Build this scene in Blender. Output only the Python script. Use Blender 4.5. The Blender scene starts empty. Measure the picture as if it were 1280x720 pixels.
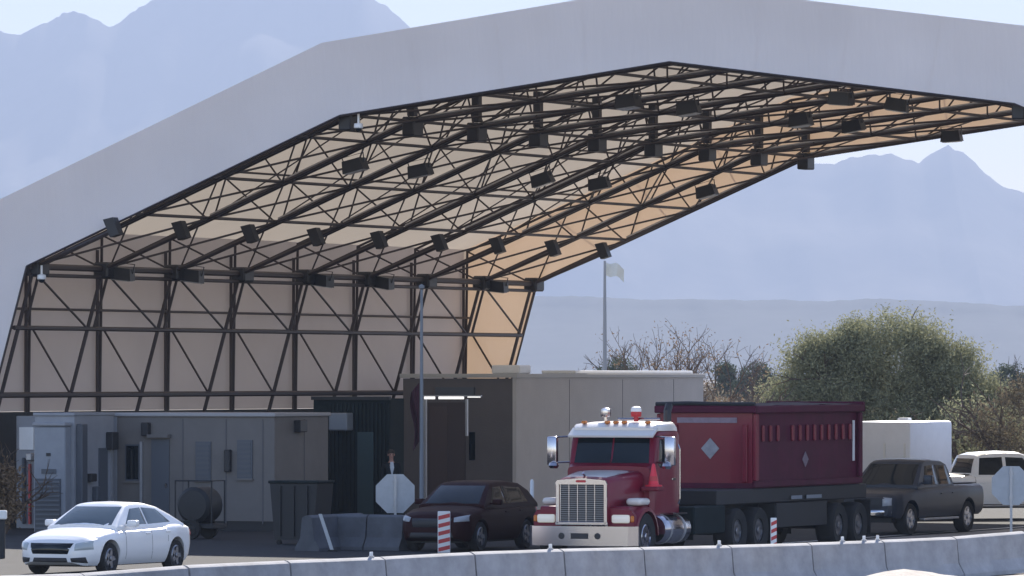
import bpy, bmesh, math, random
from mathutils import Vector, Matrix, noise
from mathutils.bvhtree import BVHTree

R = math.radians
random.seed(7)
scene = bpy.context.scene
COL = scene.collection

# ---------------------------------------------------------------- camera
F_PX = 8000.0            # focal length in pixels of a 1280 px wide frame
CAM_Z = 4.0
HORIZON = 470.0          # picture row of the horizon (of 720)
cd = bpy.data.cameras.new('camera')
cd.sensor_width = 36.0
cd.lens = F_PX / 1280.0 * 36.0
cd.shift_y = (HORIZON - 360.0) / 1280.0
cd.clip_start = 1.0
cd.clip_end = 60000.0
cam = bpy.data.objects.new('camera', cd)
COL.objects.link(cam)
cam.location = (0, 0, CAM_Z)
cam.rotation_euler = (R(90), 0, 0)
scene.camera = cam

# ---------------------------------------------------------------- sky and sun
SUN_AZ, SUN_EL = 8.0, 31.0        # degrees to the right of the view, above the horizon
world = bpy.data.worlds.new('World')
scene.world = world
world.use_nodes = True
nt = world.node_tree
nt.nodes.clear()
sky = nt.nodes.new('ShaderNodeTexSky')
sky.sky_type = 'NISHITA'
sky.sun_disc = False
sky.sun_elevation = R(SUN_EL)
sky.sun_rotation = R(SUN_AZ)
sky.altitude = 1000
sky.air_density = 0.9
sky.dust_density = 0.25
sky.ozone_density = 1.0
bg = nt.nodes.new('ShaderNodeBackground')
bg.inputs['Strength'].default_value = 0.13
wo = nt.nodes.new('ShaderNodeOutputWorld')
tint = nt.nodes.new('ShaderNodeMix')          # the dusty air warms the whole sky a little
tint.data_type = 'RGBA'
tint.blend_type = 'MULTIPLY'
tint.inputs[0].default_value = 1.0
tint.inputs[7].default_value = (1.05, 0.945, 0.955, 1)
nt.links.new(sky.outputs[0], tint.inputs[6])
nt.links.new(tint.outputs[2], bg.inputs[0])
nt.links.new(bg.outputs[0], wo.inputs[0])

sd = bpy.data.lights.new('sun', 'SUN')
sd.energy = 5.0
sd.angle = R(0.55)
sd.color = (1.0, 0.93, 0.83)
sun = bpy.data.objects.new('sun', sd)
COL.objects.link(sun)
to_sun = Vector((math.sin(R(SUN_AZ)) * math.cos(R(SUN_EL)), math.cos(R(SUN_AZ)) * math.cos(R(SUN_EL)), math.sin(R(SUN_EL))))
sun.rotation_euler = to_sun.to_track_quat('Z', 'Y').to_euler()
sun.location = to_sun * 300

scene.view_settings.view_transform = 'Standard'
scene.view_settings.look = 'None'
scene.view_settings.exposure = 1.1
scene.view_settings.gamma = 1.0
scene.view_settings.use_curve_mapping = False
scene.cycles.max_bounces = 8
scene.cycles.transparent_max_bounces = 8
scene.cycles.volume_bounces = 0
scene.cycles.use_denoising = True

# ---------------------------------------------------------------- site frame
TH = R(23.0)             # traffic lanes run 23 degrees off the view axis
D_K = F_PX / 48.0        # distance of the canopy's front left knee
X_K = (37 - 640) / 48.0
EU = Vector((math.cos(TH), -math.sin(TH), 0))
EV = Vector((math.sin(TH), math.cos(TH), 0))
ORG = Vector((X_K, D_K, 0))


def W(u, v, z=0.0):
    return ORG + EU * u + EV * v + Vector((0, 0, z))


def at(px, d, z=0.0):
    return Vector(((px - 640.0) * d / F_PX, d, z))


def zrow(py, d):
    return CAM_Z - (py - HORIZON) * d / F_PX


# ---------------------------------------------------------------- materials
MATS = {}


def mat(name, col, rough=0.6, metal=0.0, var=0.0, scale=3.0, bump=0.0, bscale=30.0, coat=0.0, spec=0.5, emit=None, estr=0.0, dirt=None):
    if name in MATS:
        return MATS[name]
    m = bpy.data.materials.new(name)
    m.use_nodes = True
    t = m.node_tree
    b = t.nodes['Principled BSDF']
    b.inputs['Base Color'].default_value = (*col, 1)
    b.inputs['Roughness'].default_value = rough
    b.inputs['Metallic'].default_value = metal
    b.inputs['Coat Weight'].default_value = coat
    b.inputs['Coat Roughness'].default_value = 0.08
    b.inputs['Specular IOR Level'].default_value = spec
    if emit:
        b.inputs['Emission Color'].default_value = (*emit, 1)
        b.inputs['Emission Strength'].default_value = estr
    if var > 0 or bump > 0:
        tc = t.nodes.new('ShaderNodeTexCoord')
    if var > 0:
        n = t.nodes.new('ShaderNodeTexNoise')
        n.inputs['Scale'].default_value = scale
        n.inputs['Detail'].default_value = 8
        n.inputs['Roughness'].default_value = 0.65
        r = t.nodes.new('ShaderNodeValToRGB')
        r.color_ramp.elements[0].position = 0.3
        r.color_ramp.elements[1].position = 0.72
        lo = [c * (1 - var) for c in col] if dirt is None else dirt
        r.color_ramp.elements[0].color = (*lo, 1)
        r.color_ramp.elements[1].color = (*[min(1, c * (1 + var * 0.6)) for c in col], 1)
        t.links.new(tc.outputs['Object'], n.inputs['Vector'])
        t.links.new(n.outputs['Fac'], r.inputs['Fac'])
        t.links.new(r.outputs['Color'], b.inputs['Base Color'])
    if bump > 0:
        n2 = t.nodes.new('ShaderNodeTexNoise')
        n2.inputs['Scale'].default_value = bscale
        n2.inputs['Detail'].default_value = 6
        bp = t.nodes.new('ShaderNodeBump')
        bp.inputs['Strength'].default_value = bump
        bp.inputs['Distance'].default_value = 0.02
        t.links.new(tc.outputs['Object'], n2.inputs['Vector'])
        t.links.new(n2.outputs['Fac'], bp.inputs['Height'])
        t.links.new(bp.outputs['Normal'], b.inputs['Normal'])
    MATS[name] = m
    return m


def mat_fabric(name, col, tcol, fac, var=0.14):
    m = bpy.data.materials.new(name)
    m.use_nodes = True
    t = m.node_tree
    t.nodes.clear()
    o = t.nodes.new('ShaderNodeOutputMaterial')
    d = t.nodes.new('ShaderNodeBsdfDiffuse')
    tr = t.nodes.new('ShaderNodeBsdfTranslucent')
    mx = t.nodes.new('ShaderNodeMixShader')
    mx.inputs[0].default_value = fac
    tc = t.nodes.new('ShaderNodeTexCoord')
    n = t.nodes.new('ShaderNodeTexNoise')
    n.inputs['Scale'].default_value = 0.35
    n.inputs['Detail'].default_value = 6
    r = t.nodes.new('ShaderNodeValToRGB')
    r.color_ramp.elements[0].position = 0.3
    r.color_ramp.elements[1].position = 0.7
    r.color_ramp.elements[0].color = (*[c * (1 - var) for c in col], 1)
    r.color_ramp.elements[1].color = (*col, 1)
    t.links.new(tc.outputs['Object'], n.inputs['Vector'])
    t.links.new(n.outputs['Fac'], r.inputs['Fac'])
    t.links.new(r.outputs['Color'], d.inputs['Color'])
    tr.inputs['Color'].default_value = (*tcol, 1)
    mp = t.nodes.new('ShaderNodeMapping')           # slack creases run across the span
    mp.inputs['Scale'].default_value = (1.6, 0.5, 0.35)
    n2 = t.nodes.new('ShaderNodeTexNoise')
    n2.inputs['Scale'].default_value = 0.9
    n2.inputs['Detail'].default_value = 4
    bp = t.nodes.new('ShaderNodeBump')
    bp.inputs['Strength'].default_value = 0.5
    bp.inputs['Distance'].default_value = 0.12
    t.links.new(tc.outputs['Object'], mp.inputs['Vector'])
    t.links.new(mp.outputs[0], n2.inputs['Vector'])
    t.links.new(n2.outputs['Fac'], bp.inputs['Height'])
    t.links.new(bp.outputs['Normal'], d.inputs['Normal'])
    t.links.new(d.outputs[0], mx.inputs[1])
    t.links.new(tr.outputs[0], mx.inputs[2])
    t.links.new(mx.outputs[0], o.inputs['Surface'])
    MATS[name] = m
    return m


def mat_leaf(name, c0, c1, trans=0.25):
    m = bpy.data.materials.new(name)
    m.use_nodes = True
    t = m.node_tree
    t.nodes.clear()
    o = t.nodes.new('ShaderNodeOutputMaterial')
    d = t.nodes.new('ShaderNodeBsdfDiffuse')
    tr = t.nodes.new('ShaderNodeBsdfTranslucent')
    mx = t.nodes.new('ShaderNodeMixShader')
    mx.inputs[0].default_value = trans
    g = t.nodes.new('ShaderNodeNewGeometry')
    r = t.nodes.new('ShaderNodeValToRGB')
    r.color_ramp.elements[0].color = (*c0, 1)
    r.color_ramp.elements[1].color = (*c1, 1)
    t.links.new(g.outputs['Random Per Island'], r.inputs['Fac'])
    t.links.new(r.outputs['Color'], d.inputs['Color'])
    t.links.new(r.outputs['Color'], tr.inputs['Color'])
    t.links.new(d.outputs[0], mx.inputs[1])
    t.links.new(tr.outputs[0], mx.inputs[2])
    t.links.new(mx.outputs[0], o.inputs['Surface'])
    MATS[name] = m
    return m


M_FAB = mat_fabric('canopy_fabric', (0.64, 0.60, 0.57), (0.82, 0.70, 0.55), 0.24)
M_WALLF = mat_fabric('wall_fabric', (0.60, 0.56, 0.57), (0.72, 0.60, 0.52), 0.10)
M_FASC = mat_fabric('fascia_fabric', (0.85, 0.82, 0.83), (0.85, 0.56, 0.32), 0.15, 0.10)
M_STEEL = mat('dark_steel', (0.055, 0.042, 0.042), 0.55, 0.3, var=0.3, scale=2)
M_GALV = mat('galvanised_steel', (0.42, 0.42, 0.44), 0.45, 0.6, var=0.15)
M_BLACK = mat('black_housing', (0.018, 0.018, 0.022), 0.5)
M_LENS = mat('lamp_lens', (0.35, 0.36, 0.38), 0.12)
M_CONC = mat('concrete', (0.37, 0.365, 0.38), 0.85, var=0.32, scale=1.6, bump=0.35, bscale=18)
M_CONCD = mat('concrete_dark', (0.10, 0.105, 0.12), 0.85, var=0.3, scale=1.7, bump=0.35, bscale=18)  # canopy shade on the barriers by the office put into the colour
M_ASPH = mat('asphalt', (0.027, 0.027, 0.031), 0.9, var=0.3, scale=0.6, bump=0.5, bscale=60, spec=0.25)
M_PAVE = mat('pale_concrete_paving', (0.34, 0.32, 0.30), 0.9, var=0.2, scale=0.25, bump=0.3, bscale=40, spec=0.25)
M_SAND = mat('desert_sand', (0.26, 0.22, 0.175), 0.95, var=0.3, scale=0.05, bump=0.6, bscale=3, spec=0.2)
M_PILE = mat('pale_gravel', (0.58, 0.52, 0.45), 0.95, var=0.25, scale=3, bump=0.8, bscale=14, spec=0.2)
M_PAINT = mat('road_paint', (0.75, 0.74, 0.70), 0.7, var=0.15, scale=4)
M_ROCK = mat('mountain_rock', (0.17, 0.14, 0.115), 0.95, var=0.4, scale=0.01, spec=0.1)
M_MESA = mat('mesa_soil', (0.055, 0.055, 0.05), 0.95, var=0.4, scale=0.03, spec=0.1)
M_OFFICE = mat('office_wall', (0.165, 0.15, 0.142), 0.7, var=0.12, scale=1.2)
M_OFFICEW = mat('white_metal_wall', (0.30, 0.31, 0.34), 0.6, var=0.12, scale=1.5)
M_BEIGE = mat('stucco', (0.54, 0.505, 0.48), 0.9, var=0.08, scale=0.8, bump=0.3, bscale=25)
M_BEIGED = mat('stucco_shaded', (0.135, 0.12, 0.12), 0.9, var=0.12, scale=0.8, bump=0.3, bscale=25)  # same stucco, canopy shade on the front wall put into the colour
M_WHITE = mat('white_paint', (0.80, 0.80, 0.80), 0.45, var=0.06, scale=2)
M_DOOR = mat('dark_door', (0.085, 0.095, 0.115), 0.5)
M_GLASSD = mat('dark_glass', (0.004, 0.009, 0.013), 0.06, spec=0.4)
M_GLASSG = mat('windshield_glass', (0.05, 0.075, 0.085), 0.05, spec=0.8)
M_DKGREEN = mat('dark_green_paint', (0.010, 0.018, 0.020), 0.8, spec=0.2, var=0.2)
M_CHROME = mat('chrome', (0.42, 0.41, 0.45), 0.16, 1.0)
M_RUB = mat('tyre_rubber', (0.018, 0.018, 0.019), 0.85)
M_RIMD = mat('grey_rim', (0.25, 0.25, 0.27), 0.35, 0.8)
M_RIM = mat('silver_rim', (0.55, 0.55, 0.58), 0.3, 0.9)
M_CARW = mat('white_car_paint', (0.84, 0.83, 0.83), 0.3, coat=0.6)
M_MAROON = mat('maroon_paint', (0.17, 0.004, 0.024), 0.38, spec=0.3, coat=0.15, var=0.12, scale=2)
M_MAROOND = mat('maroon_box_paint', (0.075, 0.003, 0.024), 0.6, spec=0.25, var=0.3, scale=1.4)
M_REDC = mat('dark_red_car_paint', (0.022, 0.0015, 0.003), 0.5, coat=0.0, spec=0.12)
M_GREYP = mat('grey_pickup_paint', (0.028, 0.034, 0.048), 0.4, 0.0, coat=0.12, spec=0.3)
M_FRAME = mat('black_chassis', (0.014, 0.015, 0.018), 0.6)
M_HEAD = mat('headlamp_glass', (0.42, 0.46, 0.47), 0.08, spec=0.9)
M_HEADLIT = mat('lit_headlamp', (0.7, 0.68, 0.62), 0.1, emit=(1.0, 0.88, 0.72), estr=0.08)
M_AMBER = mat('amber_lens', (0.55, 0.16, 0.02), 0.2)
M_RED = mat('red_plastic', (0.50, 0.02, 0.025), 0.4)
M_REDW = mat('red_sheeting', (0.52, 0.05, 0.05), 0.5)
M_SIGNB = mat('sign_back', (0.44, 0.46, 0.49), 0.5, 0.2, var=0.12, scale=5)
M_BARK = mat('bark', (0.12, 0.085, 0.065), 0.95, var=0.3, scale=8)
M_TUBE = mat('lamp_tube', (0.9, 0.9, 0.9), 0.4, emit=(1, 0.97, 0.92), estr=0.45)
M_LOUVER = mat('louvre', (0.20, 0.22, 0.25), 0.6)

L_TREE = mat_leaf(trans=0.35, name='olive_leaf', c0=(0.22, 0.225, 0.135), c1=(0.36, 0.355, 0.22))
L_DRY = mat_leaf('dry_leaf', (0.16, 0.11, 0.07), (0.32, 0.23, 0.15))
L_FAR = mat_leaf('dark_leaf', (0.06, 0.075, 0.05), (0.12, 0.14, 0.09))
L_SCRUB = mat_leaf('scrub_leaf', (0.11, 0.085, 0.06), (0.25, 0.21, 0.14))


# ---------------------------------------------------------------- object helpers
def tag(o, label=None, cat=None, group=None, kind=None):
    if label:
        o['label'] = label
    if cat:
        o['category'] = cat
    if group:
        o['group'] = group
    if kind:
        o['kind'] = kind
    return o


def empty(name, loc=(0, 0, 0), rz=0.0, label=None, cat=None, group=None):
    o = bpy.data.objects.new(name, None)
    o.empty_display_size = 0.3
    COL.objects.link(o)
    o.location = loc
    o.rotation_euler = (0, 0, rz)
    return tag(o, label, cat, group)


class G:
    """collects shapes, then links them as one mesh object"""

    def __init__(s):
        s.V, s.F = [], []

    def add(s, V, F):
        n = len(s.V)
        s.V += [tuple(v) for v in V]
        s.F += [tuple(i + n for i in f) for f in F]
        return s

    def box(s, x0, x1, y0, y1, z0, z1, bev=0.0, seg=1):
        if bev <= 0:
            V = [(x0, y0, z0), (x1, y0, z0), (x1, y1, z0), (x0, y1, z0), (x0, y0, z1), (x1, y0, z1), (x1, y1, z1), (x0, y1, z1)]
            return s.add(V, [(0, 3, 2, 1), (4, 5, 6, 7), (0, 1, 5, 4), (1, 2, 6, 5), (2, 3, 7, 6), (3, 0, 4, 7)])
        bm = bmesh.new()
        bmesh.ops.create_cube(bm, size=1)
        for v in bm.verts:
            v.co = Vector(((x0 + x1) / 2 + v.co.x * (x1 - x0), (y0 + y1) / 2 + v.co.y * (y1 - y0), (z0 + z1) / 2 + v.co.z * (z1 - z0)))
        bmesh.ops.bevel(bm, geom=bm.edges[:], offset=bev, segments=seg, affect='EDGES', profile=0.5)
        return s.bm(bm)

    def bm(s, bm):
        bm.verts.index_update()
        s.add([v.co.copy() for v in bm.verts], [[v.index for v in f.verts] for f in bm.faces])
        bm.free()
        return s

    def tube(s, pts, r, n=8, caps=True):
        pts = [Vector(p) for p in pts]
        rs = r if isinstance(r, (list, tuple)) else [r] * len(pts)
        V, F = [], []
        up = None
        for i, p in enumerate(pts):
            if i == 0:
                t = pts[1] - p
            elif i == len(pts) - 1:
                t = p - pts[i - 1]
            else:
                t = (pts[i + 1] - p).normalized() + (p - pts[i - 1]).normalized()
            t.normalize()
            a = Vector((0, 0, 1)) if abs(t.z) < 0.95 else Vector((1, 0, 0))
            if up is not None:
                a = up
            x = t.cross(a)
            if x.length < 1e-5:
                x = t.cross(Vector((0, 1, 0)))
            x.normalize()
            y = x.cross(t).normalized()
            up = y
            for k in range(n):
                an = 2 * math.pi * k / n
                V.append(p + (x * math.cos(an) + y * math.sin(an)) * rs[i])
        for i in range(len(pts) - 1):
            for k in range(n):
                k2 = (k + 1) % n
                F.append((i * n + k, i * n + k2, (i + 1) * n + k2, (i + 1) * n + k))
        if caps:
            F.append(tuple(range(n))[::-1])
            F.append(tuple((len(pts) - 1) * n + k for k in range(n)))
        return s.add(V, F)

    def prism(s, poly, axis, a, b):
        """polygon in the plane across axis, extruded from a to b"""
        def put(p, h):
            if axis == 'x':
                return (h, p[0], p[1])
            if axis == 'y':
                return (p[0], h, p[1])
            return (p[0], p[1], h)
        n = len(poly)
        V = [put(p, a) for p in poly] + [put(p, b) for p in poly]
        F = [tuple(range(n))[::-1], tuple(range(n, 2 * n))]
        F += [(i, (i + 1) % n, n + (i + 1) % n, n + i) for i in range(n)]
        return s.add(V, F)

    def lathe(s, prof, c=(0, 0, 0), axis='z', n=16):
        """prof: (radius, height) pairs"""
        V, F = [], []
        for (r, h) in prof:
            for k in range(n):
                a = 2 * math.pi * k / n
                x, y = r * math.cos(a), r * math.sin(a)
                p = (x, y, h) if axis == 'z' else ((h, x, y) if axis == 'x' else (x, h, y))
                V.append((p[0] + c[0], p[1] + c[1], p[2] + c[2]))
        for i in range(len(prof) - 1):
            for k in range(n):
                k2 = (k + 1) % n
                F.append((i * n + k, i * n + k2, (i + 1) * n + k2, (i + 1) * n + k))
        F.append(tuple(range(n))[::-1])
        F.append(tuple((len(prof) - 1) * n + k for k in range(n)))
        return s.add(V, F)

    def obj(s, name, m, parent=None, smooth=False, fix=True, angle=35):
        me = bpy.data.meshes.new(name)
        me.from_pydata(s.V, [], s.F)
        if fix:
            bm = bmesh.new()
            bm.from_mesh(me)
            bmesh.ops.recalc_face_normals(bm, faces=bm.faces[:])
            bm.to_mesh(me)
            bm.free()
        if smooth:
            me.shade_smooth()
            try:
                me.set_sharp_from_angle(angle=R(angle))
            except Exception:
                pass
        me.materials.append(m)
        o = bpy.data.objects.new(name, me)
        COL.objects.link(o)
        if parent is not None:
            o.parent = parent
        return o


def copy_tree(o, parent=None):
    c = o.copy()
    COL.objects.link(c)
    if parent is not None:
        c.parent = parent
    for ch in o.children:
        copy_tree(ch, c)
    return c


_bar = {}


def bar(name, p0, p1, r, m, parent, n=6):
    """a straight round bar that shares one unit mesh with the others of its material"""
    key = (m.name, n)
    if key not in _bar:
        g = G()
        g.tube([(0, 0, 0), (0, 0, 1)], 1.0, n)
        me = bpy.data.meshes.new('bar')
        me.from_pydata(g.V, [], g.F)
        me.materials.append(m)
        _bar[key] = me
    p0, p1 = Vector(p0), Vector(p1)
    d = p1 - p0
    o = bpy.data.objects.new(name, _bar[key])
    COL.objects.link(o)
    o.parent = parent
    o.matrix_local = Matrix.LocRotScale(p0, d.to_track_quat('Z', 'Y'), Vector((r, r, d.length)))
    return o


ORD = ['first', 'second', 'third', 'fourth', 'fifth', 'sixth', 'seventh', 'eighth', 'ninth', 'tenth', 'eleventh', 'twelfth', 'thirteenth', 'fourteenth']


def lerp(a, b, t):
    return a + (b - a) * t


def curve(pts, x):
    """piecewise linear, points sorted by x"""
    if x <= pts[0][0]:
        return pts[0][1]
    for (x0, y0), (x1, y1) in zip(pts, pts[1:]):
        if x <= x1:
            return lerp(y0, y1, (x - x0) / (x1 - x0))
    return pts[-1][1]


# ================================================================ GROUND
g = G()
nx, ny = 60, 60
xs = [-10000 + 20000 * i / nx for i in range(nx + 1)]
ys = [-60 + 20400 * (j / ny) ** 2 for j in range(ny + 1)]
V = [(x, y, 0.0) for y in ys for x in xs]
F = [(j * (nx + 1) + i, j * (nx + 1) + i + 1, (j + 1) * (nx + 1) + i + 1, (j + 1) * (nx + 1) + i) for j in range(ny) for i in range(nx)]
g.add(V, F)
tag(g.obj('ground', M_SAND), kind='structure')


def sheet(name, poly, z, m):
    g = G()
    n = len(poly)
    g.add([(p.x, p.y, z) for p in poly], [tuple(range(n))])
    return tag(g.obj(name, m), kind='structure')


# asphalt apron round and under the canopy, pale concrete lanes beside it
sheet('asphalt_apron', [W(-14, -75), W(23.4, -75), W(23.4, 70), W(-14, 70)], 0.006, M_ASPH)
sheet('concrete_lanes', [W(23.4, -75), W(52, -75), W(52, 160), W(23.4, 160)], 0.006, M_PAVE)
sheet('concrete_forecourt', [W(-14, -75), W(23.4, -75), W(23.4, -40), W(-14, -40)], 0.010, M_PAVE)
sheet('foreground_road', [at(-2600, 90), at(3800, 90), Vector((160, -50, 0)), Vector((-160, -50, 0))], 0.006, M_ASPH)
sheet('foreground_shoulder', [Vector((-45, 90.5, 0)), Vector((1.0, 90.5, 0)), Vector((2.0, 112, 0)), Vector((-45, 60 + 34, 0))], 0.008, M_ASPH)
for i, uu in enumerate((22.9, 28.0)):
    sheet('lane_line', [W(uu, -70), W(uu + 0.15, -70), W(uu + 0.15, 90), W(uu, 90)], 0.014, M_PAINT)

# ================================================================ MOUNTAINS
def fbm(x, y, o=5):
    a, f, s = 1.0, 1.0, 0.0
    for _ in range(o):
        s += a * noise.noise((x * f, y * f, 3.7))
        a *= 0.5
        f *= 2.0
    return s


RIDGE = [(-900, 150), (-500, 90), (-250, 110), (-120, 60), (-40, 40), (0, 48), (22, 62), (50, 61), (75, 48), (100, 38), (118, 36), (135, 41), (158, 56), (172, 47), (190, 34), (205, 26),
         (222, 12), (240, 0), (270, -22), (320, -48), (370, -28), (400, -4), (412, 3), (424, -4), (438, -12), (452, -4), (460, 13), (478, 20), (492, 26), (505, 38), (560, 84), (640, 140), (740, 175), (860, 205), (940, 212), (985, 208),
         (1003, 214), (1020, 217), (1046, 208), (1075, 205), (1105, 205), (1132, 213), (1150, 203), (1158, 198), (1165, 194), (1173, 199), (1182, 205), (1196, 215), (1212, 226), (1232, 243), (1255, 251), (1280, 259), (1340, 255), (1420, 230), (1600, 250), (1900, 210), (2400, 260)]
MD = 18000.0


def mountain(name, x_px0, x_px1, D, prof, base_z, mtl, depth, rough, seed, relief=0.17, jag=13.0):
    n = 900
    m = 26
    g = G()
    V, F = [], []
    for j in range(m + 1):
        t = j / m
        for i in range(n + 1):
            px = lerp(x_px0, x_px1, i / n)
            X = (px - 640) * D / F_PX
            H = CAM_Z + (HORIZON - curve(prof, px)) * D / F_PX
            Y = D - depth * (1 - t) if t < 0.8 else D + (t - 0.8) * depth
            tt = min(1.0, t / 0.8)
            if t <= 0.8:
                fall = tt ** 1.25
            else:
                fall = 1 - (t - 0.8) / 0.2 * 0.7
            nz = fbm(X * rough + seed, Y * rough * 0.6, 6)
            z = H * fall + nz * H * relief * (math.sin(math.pi * min(1, tt)) if t < 0.8 else 0)
            if abs(t - 0.8) < 0.05:
                z = H + (fbm(X * 0.012 + seed, 1.3, 6) + 0.6 * abs(fbm(X * 0.03 + seed, 7.3, 4))) * jag
            Yj = Y + fbm(X * rough * 1.5 + 9, seed, 3) * depth * 0.10 * tt
            V.append((X, Yj, base_z + max(0, z - base_z) if t > 0 else base_z - 2))
    for j in range(m):
        for i in range(n):
            F.append((j * (n + 1) + i, j * (n + 1) + i + 1, (j + 1) * (n + 1) + i + 1, (j + 1) * (n + 1) + i))
    g.add(V, F)
    return tag(g.obj(name, mtl, smooth=True, angle=60), kind='structure')


mountain('mountains', -900, 2400, MD, RIDGE, 0.0, M_ROCK, 3000, 0.002, 2.0)
MESA = [(-900, 372), (0, 378), (600, 374), (720, 375), (900, 376), (1060, 377), (1150, 379), (1220, 383), (1280, 387), (1500, 395), (2400, 400)]
mountain('mesa', -900, 2400, 8500.0, MESA, 0.0, M_MESA, 900, 0.005, 5.0, 0.06, 3.0)

# ================================================================ CANOPY
LEAN = 0.77 / 2.68
def zi(py, s):
    return CAM_Z + (HORIZON - py) / s


KNEE = (0.0, zi(333, 48.0))
def u_of(px):
    k = (px - 640) / F_PX
    return (k * D_K - X_K) / (math.cos(TH) + k * math.sin(TH))
def s_of(u):
    return F_PX / (D_K - math.sin(TH) * u)


uk, ua = u_of(428), u_of(840)
KINK = (uk, zi(145, s_of(uk)))
APEX = (ua, zi(78, s_of(ua)))
SPAN = 2 * ua
BASE = (-LEAN * KNEE[1], 0.0)
INNER = [BASE, KNEE, KINK, APEX, (SPAN - uk, KINK[1]), (SPAN, KNEE[1]), (SPAN - BASE[0], 0.0)]
OFF = 1.92


def offset_poly(P, d):
    segs = []
    for a, b in zip(P, P[1:]):
        a, b = Vector(a), Vector(b)
        t = (b - a).normalized()
        nrm = Vector((-t.y, t.x))
        segs.append((a + nrm * d, b + nrm * d))
    out = [segs[0][0]]
    for (a, b), (c, e) in zip(segs, segs[1:]):
        r, q = b - a, e - c
        den = r.x * q.y - r.y * q.x
        tt = ((c - a).x * q.y - (c - a).y * q.x) / den
        out.append(a + r * tt)
    out.append(segs[-1][1])
    return [(p.x, p.y) for p in out]


OUTER = offset_poly(INNER, OFF)
# bring the feet to the ground
def ground_cut(p, q):
    t = (0 - p[1]) / (q[1] - p[1])
    return (lerp(p[0], q[0], t), 0.0)
WALL_U = -2.4            # the side walls hang plumb outside the raking legs
OUTER[1] = (WALL_U, OUTER[1][1] - (OUTER[1][0] - WALL_U) * (KINK[1] - KNEE[1]) / KINK[0])
OUTER[-2] = (SPAN - WALL_U, OUTER[1][1])
OUTER[0] = (WALL_U, 0.0)
OUTER[-1] = (SPAN - WALL_U, 0.0)
NB = 8
LEN = (D_K / 0.842 - D_K) / math.cos(TH)
BAY = LEN / NB

canopy = empty('checkpoint_canopy', ORG, -TH, 'huge white fabric vehicle canopy on dark steel lattice frames over the lanes', 'canopy')


def P2(poly, seg, t):
    a, b = poly[seg], poly[seg + 1]
    return (lerp(a[0], b[0], t), lerp(a[1], b[1], t))


# --- fabric skin: one panel for each bay and slope, sagging a little between the frames
SKIRT = 3.05
def skin_panel(name, seg, v0, v1, t0, t1, sag, nrm):
    g = G()
    n, m = 6, 8
    V = []
    for j in range(m + 1):
        for i in range(n + 1):
            u, z = P2(OUTER, seg, lerp(t0, t1, j / m))
            w = math.sin(math.pi * i / n) * math.sin(math.pi * j / m)
            V.append((u + nrm[0] * sag * w, lerp(v0, v1, i / n), z + nrm[1] * sag * w))
    F = [(j * (n + 1) + i, j * (n + 1) + i + 1, (j + 1) * (n + 1) + i + 1, (j + 1) * (n + 1) + i) for j in range(m) for i in range(n)]
    g.add(V, F)
    return g.obj(name, M_WALLF if name == 'wall_panel' else M_FAB, canopy, smooth=True)


for seg in range(6):
    a, b = Vector(OUTER[seg]), Vector(OUTER[seg + 1])
    t = (b - a).normalized()
    nrm = (t.y, -t.x)         # inwards
    t0, t1 = 0.0, 1.0
    if seg == 0:
        t0 = SKIRT / OUTER[1][1]
    if seg == 5:
        t1 = 1 - SKIRT / OUTER[1][1]
    for k in range(NB):
        skin_panel('wall_panel' if seg in (0, 5) else 'roof_panel', seg, k * BAY, (k + 1) * BAY, t0, t1, random.uniform(0.05, 0.10), nrm)
    if seg in (0, 5):          # dark base wall under the fabric
        u0, _ = P2(OUTER, seg, t0 if seg == 0 else t1)
        ub = OUTER[0][0] if seg == 0 else OUTER[-1][0]
        for k in range(NB):
            g = G()
            uw = u0 + (0.05 if seg == 0 else -0.05)
            g.box(uw - 0.1, uw + 0.1, k * BAY + 0.02, (k + 1) * BAY - 0.02, 0, SKIRT - 0.01)
            g.obj('base_wall', mat('skirt_wall', (0.04, 0.045, 0.055), 0.8, var=0.3, scale=1), canopy)

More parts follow.
